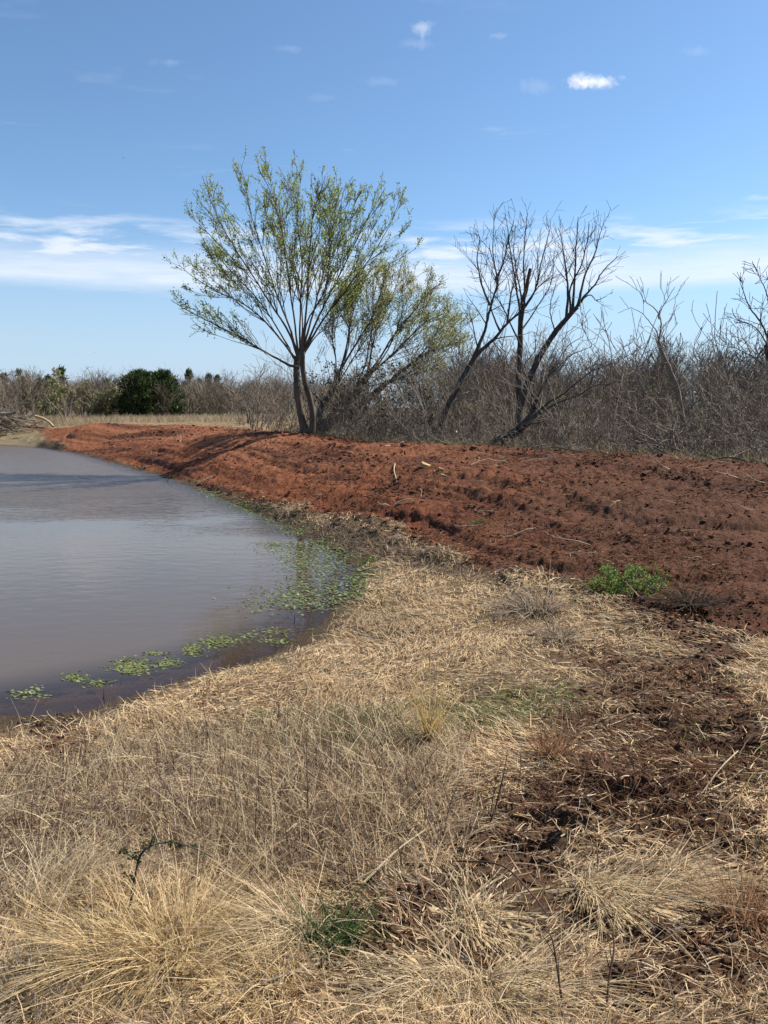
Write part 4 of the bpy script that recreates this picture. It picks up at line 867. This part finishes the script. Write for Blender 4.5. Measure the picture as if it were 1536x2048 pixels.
tussock(690, 1500, 150, .10, .9, (0, 0), 'small green tuft in the tall grey grass, left of the dark woody stems', ((.07,.11,.03),(.14,.19,.06)), 619, .8, -.3, .06, .005, 'green_tuft', 'grass tuft')
tussock(745, 1120, 110, .10, 1.0, (0, 0), 'small green tuft in the stalk litter near the pond', ((.09,.16,.03),(.17,.26,.06)), 620, .8, -.3, .08, .010, 'green_tuft', 'grass tuft')
tussock(955, 1052, 90, .12, 1.0, (0, 0), 'small dull green tuft growing on the lower slope of the red dam', ((.08,.11,.03),(.15,.18,.06)), 621, .8, -.3, .10, .010, 'green_tuft', 'grass tuft')

# thin stems standing in the tall grass
M_STEM = bark_mat('weed_stem', (.075,.038,.028), (.15,.085,.062), 40, .2); M_PSTEM = bark_mat('pale_stem', (.42,.33,.21), (.62,.52,.37), 40, .2)
rng = np.random.default_rng(700)
def stem(pts, r, label, group, mat, name='weed_stem', cat='weed stem', side=0, dy=.05, seed=0):
    rg = np.random.default_rng(seed+int(pts[0][0])); b = hit(*pts[0]); n = len(pts)
    P = [np.array([b[0], b[1], gz(b[0], b[1])-.02])]+[at(px, py, b[1]+dy*i) for i, (px, py) in enumerate(pts[1:], 1)]
    P = smooth(P, 5); off = P[0].copy(); P = P-off; tb = Tubes(); rr = np.linspace(r, r*.4, len(P)); tb.add(P, rr, 5); tips = []
    if side: branch(tb, P, rr, 1, rg, dict(wander=.1, up=.05, dens=6, angle=(.4,.9), ratio=.3, rmin=r*.35, lift=.2, minlen=.05, t0=.2, step=.04), tips, .35, side)
    o = link(name, tb.mesh(name), mat, None, off); return tag(o, label, cat, group), tips
GD = 'dead weed stems in the tall grey grass'; LD = 'thin dark dead weed stem standing in the tall grey grass'
for k, (bx, by, tx, ty) in enumerate(((618,1705,612,1462),(560,1690,536,1500),(478,1700,462,1520),(395,1700,378,1600),(200,1690,188,1590),(655,1600,660,1450),(520,1650,515,1480),(705,1640,712,1500),(588,1745,560,1590),(440,1650,452,1490),(300,1640,292,1530),(130,1620,138,1520),(920,1650,935,1570),(980,1640,1000,1530),(1030,1600,1042,1500))):
    stem([(bx, by), ((bx+tx)/2+rng.normal()*5, (by+ty)/2), (tx, ty)], .0030, LD, GD, M_STEM, side=4 if k % 2 else 0, seed=k)
for k in range(26):
    bx, by = rng.uniform(60, 960), rng.uniform(1560, 1770); tx, ty = bx+rng.normal()*14, by-rng.uniform(60, 150)
    stem([(bx, by), ((bx+tx)/2+rng.normal()*5, (by+ty)/2), (tx, ty)], .0024, LD, GD, M_STEM, side=7, seed=140+k)
LP = 'thin pale straw stalk standing in the tall grey grass'; GP = 'pale stalks in the tall grey grass'
for k, (bx, by, tx, ty) in enumerate(((500,1730,470,1510),(545,1690,538,1560),(240,1560,205,1440),(130,1600,134,1490),(190,1590,205,1490),(575,1545,572,1420),(640,1540,634,1410),(430,1600,415,1455),(350,1700,340,1560),(1300,1100,1296,1060),(330,1760,300,1640),(60,1640,90,1560),(620,1680,690,1560),(720,1780,700,1640))):
    if by < 1200: continue
    stem([(bx, by), ((bx+tx)/2+rng.normal()*6, (by+ty)/2), (tx, ty)], .0026, LP, GP, M_PSTEM, name='grass_stalk', cat='grass stalk', seed=50+k)
for k, (pts, lab) in enumerate((([(775,1620),(765,1560),(740,1500),(748,1470)], 'dark woody stem rising left of the forked one in the middle of the grey grass'), ([(815,1610),(835,1560),(860,1515),(878,1492)], 'dark woody stem slanting right out of the grey grass'),
      ([(690,1600),(705,1550),(720,1515)], 'short dark woody twig at the left of the woody stems'), ([(975,1660),(995,1600),(1010,1535),(1015,1500)], 'many-twigged brown woody stem at the right end of the grey grass'),
      ([(1198,1770),(1196,1720),(1192,1690)], 'single thin dark stem standing in the round curled tussock'), ([(1130,2045),(1118,1960),(1105,1880),(1090,1860)], 'thin brown stem rising from the bottom of the photo, left of the forked one'), ([(1212,2040),(1218,1960),(1228,1900),(1225,1850)], 'thin brown forked stem rising from the bottom right of the photo'))):
    stem(pts, .0042, lab, None, M_STEM, name='woody_stem', cat='woody stem', side=9, seed=80+k)
# thorny sapling
b = hit(252, 1850); root = empty('thorny_sapling', (b[0], b[1], gz(b[0], b[1]))); off = np.array(root.location); tag(root, 'dark thorny sapling bent over to the right out of the biggest golden tussock', 'sapling')
rng = np.random.default_rng(71); tb = Tubes(); tips = []; cfg = dict(wander=.2, up=.0, dens=30, angle=(.7,1.3), ratio=.10, rmin=.0012, lift=.2, minlen=.018, t0=.3, step=.01)
main = [off-np.array([0, 0, .03])]+[at(px, py, b[1]+.02*i) for i, (px, py) in enumerate(((262,1800),(270,1755),(279,1715),(295,1695),(320,1686),(355,1686),(390,1697),(425,1714)))]
P = smooth(main, 5)-off; rr = np.linspace(.0058, .0022, len(P)); tb.add(P, rr, 6); branch(tb, P, rr, 0+1, rng, cfg, tips, .3, 42)
P2 = smooth([at(277,1722,b[1]+.06), at(262,1712,b[1]+.04), at(248,1704,b[1]+.02), at(240,1700,b[1])], 5)-off; tb.add(P2, np.linspace(.003, .0016, len(P2)), 5); branch(tb, P2, np.linspace(.003, .0016, len(P2)), 1, rng, cfg, tips, .2, 60)
P3 = smooth([at(300,1692,b[1]+.08), at(303,1682,b[1]+.08), at(306,1672,b[1]+.07)], 5)-off; tb.add(P3, np.linspace(.003, .0016, len(P3)), 5); branch(tb, P3, np.linspace(.003, .0016, len(P3)), 1, rng, cfg, tips, .2, 60)
link('stem', tb.mesh('stem'), M_BARE, root); link('leaves', leaves_on(tips, rng, 6.0, .012, ((.035,.05,.018),(.10,.13,.04)), .004, .3), M_LEAF, root)
# pale canes lying in the grass
def lying(name, label, cat, pts, r, mat, zs, group=None):
    P = []
    for (px, py), z in zip(pts, zs):
        h_ = hit(px, py); P.append([h_[0], h_[1], gz(h_[0], h_[1])+z])
    P = smooth(P, 4); off = P[0].copy(); tb = Tubes(); tb.add(P-off, np.linspace(r, r*.6, len(P)), 6); return tag(link(name, tb.mesh(name), mat, None, off), label, cat, group)
lying('dead_cane', 'pale straight cane lying aslant in the straw below the grey grass', 'cane', [(728,1785),(790,1740),(850,1708)], .0045, M_PSTEM, (.03,.06,.09))
lying('dead_cane', 'grey-brown cane curving through the straw left of the round curled tussock', 'cane', [(905,1745),(1000,1768),(1060,1815),(1100,1860)], .004, M_STEM, (.02,.04,.04,.02))
lying('dead_cane', 'long thin pale cane lying flat across the left edge of the grey grass', 'cane', [(-20,1618),(80,1621),(160,1626)], .0035, M_PSTEM, (.16,.15,.13))
lying('dead_cane', 'pale crossed cane lying on the straw right of the wheel track, lower end', 'cane', [(1400,1585),(1440,1555),(1475,1520)], .004, M_PSTEM, (.02,.03,.05))
lying('dead_cane', 'short pale cane lying on the straw beside the crossed one right of the wheel track', 'cane', [(1420,1590),(1455,1565),(1490,1545)], .0035, M_PSTEM, (.02,.03,.03))
lying('dead_cane', 'dark cane fragment lying on the flattened straw in the middle', 'cane', [(420,2020),(560,1985),(640,1950)], .007, M_CANE, (.02,.03,.02))
# green bush at the edge of the dirt
b = hit(1248, 1188); root = empty('green_bush', (b[0], b[1], gz(b[0], b[1]))); tag(root, 'low bright green bush growing alone at the foot of the red dirt', 'bush')
rng = np.random.default_rng(72); tb = Tubes(); tips = []
for k in range(64):
    a = rng.uniform(0, 6.28); u = rng.uniform(.1, 1.3); d = np.array([math.cos(a)*u, math.sin(a)*u, .8]); d /= np.linalg.norm(d)
    grow(tb, np.array([math.cos(a)*.08, math.sin(a)*.08, -.02]), d, rng.uniform(.24, .42), .005, 1, rng, dict(wander=.16, up=-.02, dens=14, angle=(.4,1.), ratio=.4, rmin=.0028, lift=.1, minlen=.06, t0=.25, step=.05), tips)
for k in range(9):
    a = rng.uniform(0, 6.28); d = np.array([math.cos(a), math.sin(a), .9]); d /= np.linalg.norm(d)
    grow(tb, np.zeros(3), d, rng.uniform(.55, .75), .004, 0, rng, dict(wander=.1, up=-.16, rmin=.0028, step=.06), [])
link('stems', tb.mesh('stems'), M_CANE, root); link('leaves', leaves_on([t_ for t_ in tips if t_[0][-1][2] > .08], rng, 24, .017, ((.10,.17,.03),(.28,.40,.09)), .015), M_LEAF, root)

# floating weed on the pond
M_WEED = leaf_mat('pondweed_leaf', .3, .45)
def disc_leaves(C, s, cols, rng, name):
    n = len(C); k = 6; a = np.arange(k)*2*np.pi/k; tilt = rng.normal(size=(n, 2))*.22; rot = rng.uniform(0, 6.28, n)
    ca = np.cos(a[None]+rot[:, None]); sa = np.sin(a[None]+rot[:, None]); e = rng.uniform(.55, 1, n)[:, None]
    dx = ca*s[:, None]; dy = sa*s[:, None]*e
    V = np.stack([C[:, :1]+dx, C[:, 1:2]+dy, C[:, 2:3]+dx*tilt[:, :1]+dy*tilt[:, 1:]+.004], -1).reshape(-1, 3)
    q = rng.uniform(0, 1, n)[:, None]; c = np.asarray(cols[0])*(1-q)+np.asarray(cols[1])*q; br = rng.uniform(size=n) < .14; c[br] = (.20,.15,.08)
    i = np.arange(n)[:, None]*k; Fc = np.concatenate([i+np.array([[0, 1, 2, 3]]), i+np.array([[0, 3, 4, 5]])])
    return mesh_np(name, V, Fc, 4, np.repeat(c, k, 0), False)
WEED = ((.13,.17,.055),(.32,.37,.15))
for px, py, rx, ry, n, lab in ((265,1333,40,16,420,'thickest bright green pondweed mat floating off the near shore'), (150,1356,28,9,110,'small green pondweed mat left of the thickest one'), (435,1283,40,12,300,'long green pondweed mat pointing along the near shore, in line with the thickest one'),
      (388,1299,22,12,170,'roundish pondweed mat just left of the long one'), (338,1326,34,11,130,'thin scattered pondweed mat between the thickest and the roundish one'), (310,1308,24,6,50,'faint strip of pondweed leaves above the thin scattered mat'), (55,1388,40,12,90,'sparse pondweed mat nearest the left edge of the photo'),
      (195,1366,34,10,60,'very sparse pondweed leaves below the small green mat'), (500,1275,44,12,90,'loose pondweed leaves right of the long mat'), (545,1262,40,10,80,'pale pondweed leaves drifting where the near shore turns'), (560,1283,34,9,90,'pale pondweed patch right against the near shore')):
    rng = np.random.default_rng(px); u = rng.normal(size=(n, 2))*.48; P = at_z(px+u[:, 0]*rx, py+u[:, 1]*ry, .0); cc = P.mean(0)
    tag(link('pondweed_mat', disc_leaves(P-cc, rng.uniform(.007, .017, n), WEED, rng, 'pondweed_mat'), M_WEED, None, cc), lab, 'pondweed')
rng = np.random.default_rng(801); n = 90000
xs = rng.uniform(-5, .5, n); ys = rng.uniform(6, 22, n); sd = samp(SDG, xs, ys)
wgt = np.where(ys < 12.5, np.exp(-((sd-.28)/.45)**2)*sstep(ys, 7.8, 8.8)*2.2, np.exp(-((sd-.02)/.22)**2)*.8)*(.25+.75*sstep(fbm(xs, ys, 2.2, 3, .6, 171), .38, .58))
k = pick(rng, wgt); xs, ys = xs[k], ys[k]; zs = np.maximum(ground(xs, ys), 0)+.006
tag(link('waterweed', disc_leaves(np.stack([xs, ys, zs], 1), rng.uniform(.008, .021, len(xs)), ((.12,.15,.07),(.32,.38,.17)), rng, 'waterweed'), M_WEED), 'belt of small floating waterweed leaves along the right shore of the pond', None, None, 'stuff')
n = 2600; t = rng.uniform(0, 1, n); j = rng.integers(6, 22, n)
xs = rng.uniform(-7, .6, n); ys = rng.uniform(7, 24, n); sd = samp(SDG, xs, ys); k = pick(rng, np.exp(-((sd+.12)/.20)**2)*sstep(fbm(xs, ys, .8, 2, .5, 172), .35, .55)*1.0); xs, ys = xs[k], ys[k]; m = len(xs); q = rng.uniform(0, 1, m)[:, None]
field('green_grass', 'bright green weeds along the far right shore of the pond', xs, ys, rng, rng.uniform(.06, .16, m), np.full(m, .018), rng.uniform(20, 80, m), np.array([.10,.18,.03])*(1-q)+np.array([.20,.30,.07])*q, -.2, 2)
# sticks standing in the water
for px, py, h_, lab in ((333,968,16,'short dark stick poking out of the pond near the dam'), (569,1166,14,'thin dark stick poking out of the water near the right shore'), (585,1255,26,'dark forked stick leaning in the shallows where the shore turns'), (203,1408,30,'thin dead stalk standing at the water edge on the left')):
    c = at_z(px, py, -.05); tb = Tubes(); tp = at(px+5, py-h_, c[1]); tb.add(np.array([c*0, (tp-c)*.5+np.array([.01, 0, 0]), tp-c]), np.array([.008, .006, .004])*(c[1]/8)**.5, 5); tag(link('water_stick', tb.mesh('water_stick'), M_BARE, None, c), lab, 'stick')

# loose twigs, chips and stones on the dam
rng = np.random.default_rng(90); tw = []
for k in range(5):
    tb = Tubes(); tips = []; d = np.array([1., 0, .06]); grow(tb, np.zeros(3), d, (.5, .7, .4, .9, .55)[k], .009, 1, rng, dict(wander=.16, up=-.01, dens=3, angle=(.4,.9), ratio=.3, rmin=.0045, lift=.0, minlen=.1, t0=.3, step=.08), tips)
    me = tb.mesh('twig'); me.materials.append(M_PSTEM if k % 2 == 0 else M_CANE); tw.append(me)
for k in range(64):
    px = rng.uniform(200, 1530); f = rng.uniform(.06, .96); top = np.interp(px, [200, 605, 1000, 1536], [850, 872, 900, 945]); bot = np.interp(px, [200, 330, 640, 1040, 1536], [900, 950, 1030, 1160, 1280])
    p = hit(px, top+(bot-top)*f**1.3); o = bpy.data.objects.new('twig', tw[k % 5]); COL.objects.link(o); s = rng.uniform(.5, 1.1)*(.5+p[1]/26)
    o.location = (p[0], p[1], gz(p[0], p[1])+.02); o.rotation_euler = (rng.normal()*.3, rng.normal()*.12, rng.uniform(0, 6.28)); o.scale = (s, s, s); tag(o, 'pale broken twig lying on the turned red earth of the dam', 'twig', 'broken twigs strewn over the red dam')
lying('twig', 'curved pale stick on the dam, left of the yellow slab of wood', 'twig', [(790,930),(788,945),(794,962)], .014, M_PSTEM, (.03,.05,.02))
lying('twig', 'long straight pale stick low on the dam under the yellow slab of wood', 'twig', [(788,1018),(810,1012),(826,1008)], .012, M_PSTEM, (.03,.05,.02))
lying('twig', 'long thin pale twig on the right slope of the dam', 'twig', [(1060,955),(1085,965),(1105,973)], .009, M_PSTEM, (.03,.04,.02))
def slab(px, py, w, d_, h_, label, seed, rz, tilt, mat):
    rg = np.random.default_rng(seed); p = hit(px, py); J = []
    for x_, y_, z_ in ((-1,-1,-1),(1,-.7,-1),(.9,.8,-1),(-.7,1,-1),(-.8,-.9,1),(.7,-.6,1),(1.05,.5,.7),(-.9,.7,1.1)): J.append([x_*w/2+rg.normal()*w*.05, y_*d_/2, z_*h_/2])
    bm_V = np.array(J); Fq = np.array([(3,2,1,0),(4,5,6,7),(0,1,5,4),(1,2,6,5),(2,3,7,6),(3,0,4,7)])
    o = link('wood_slab', mesh_np('wood_slab', bm_V, Fq, 4, None, False), mat, None, (p[0], p[1], gz(p[0], p[1])+h_*.6)); o.rotation_euler = (tilt, tilt*.6, rz); b_ = o.modifiers.new('bevel', 'BEVEL'); b_.width = h_*.18; b_.segments = 2
    return tag(o, label, 'wood')
slab(851, 934, .26, .13, .09, 'yellow splintered slab of wood lying on the slope of the dam', 1, .3, .5, M_WOOD)
slab(882, 943, .16, .05, .04, 'pale wood splinter right of the yellow slab, upper of two', 2, -.8, .2, M_WOOD)
slab(888, 953, .20, .04, .035, 'pale wood splinter right of the yellow slab, lower of two', 3, -.9, .2, M_PSTEM)
# fallen grey branches along the back of the dam
rng = np.random.default_rng(95); M_DEAD = bark_mat('weathered_wood', (.15,.125,.10), (.32,.28,.23), 8, .4)
for k, (px, back, ln, az_, lab) in enumerate(((1300,.7,2.6,.5,'weathered grey branch lying with its end raised behind the right part of the dam'), (1180,.9,2.4,2.8,'weathered grey branch lying flat at the foot of the low sweeping tree'), (1395,.6,2.2,2.6,'weathered grey branch fallen below the bowed sapling'), (1440,.8,2.6,.3,'weathered grey branch sprawling at the right end of the dam edge'),
      (1060,.8,2.2,.2,'weathered grey branch on the dam edge right of the sweeping trunk'), (905,.9,2.2,2.7,'weathered grey branch at the foot of the slanting forked trunk'), (1510,.6,2.4,1.9,'weathered grey branch in the brush at the right edge of the photo'), (780,.8,2.0,.4,'weathered grey branch at the dam edge under the leaning olive elm'))):
    x, y = crest_behind(px, back); tb = Tubes(); d = np.array([math.cos(az_), math.sin(az_)*.5, .22]); d /= np.linalg.norm(d)
    grow(tb, np.array([0, 0, .02]), d, ln*.6, .024, 2, rng, dict(wander=.12, up=-.015, dens=3.2, angle=(.4,.9), ratio=.45, rmin=.007, lift=.05, minlen=.25, t0=.15, step=.2), [])
    tag(link('fallen_branch', tb.mesh('fallen_branch'), M_DEAD, None, (x, y, gz(x, y)+.03)), lab, 'branch')
# two far birds
def bird(px, py, y, label):
    c = at(px, py, y); B = np.array([(0,.22,0),(.05,.05,.03),(-.05,.05,.03),(0,.05,-.05),(0,-.25,.01),(.07,-.34,0),(-.07,-.34,0),(.05,.12,.02),(.06,-.06,.02),(.36,.02,.16),(.62,-.12,.10),(.3,-.1,.13),(-.05,.12,.02),(-.06,-.06,.02),(-.36,.02,.16),(-.62,-.12,.10),(-.3,-.1,.13)])*.55
    T = np.array([(0,1,2),(0,3,1),(0,2,3),(4,2,1),(4,1,3),(4,3,2),(4,5,6),(7,9,8),(8,9,11),(9,10,11),(12,13,14),(13,16,14),(14,16,15)])
    m_, t_ = new_mat('dark_feather'); d_ = N(t_, 'ShaderNodeBsdfPrincipled'); d_.inputs['Base Color'].default_value = (.02,.02,.022,1); d_.inputs['Roughness'].default_value = .7; o_ = N(t_, 'ShaderNodeOutputMaterial'); t_.links.new(d_.outputs[0], o_.inputs[0])
    o = link('bird', mesh_np('bird', B, T, 3, None, False), m_, None, c); o.rotation_euler = (0, .25, .9); tag(o, label, 'bird')
bird(247, 316, 130, 'tiny dark bird high in the blue sky left of the elm')
bird(190, 706, 140, 'tiny dark bird low in the pale sky above the cedars')
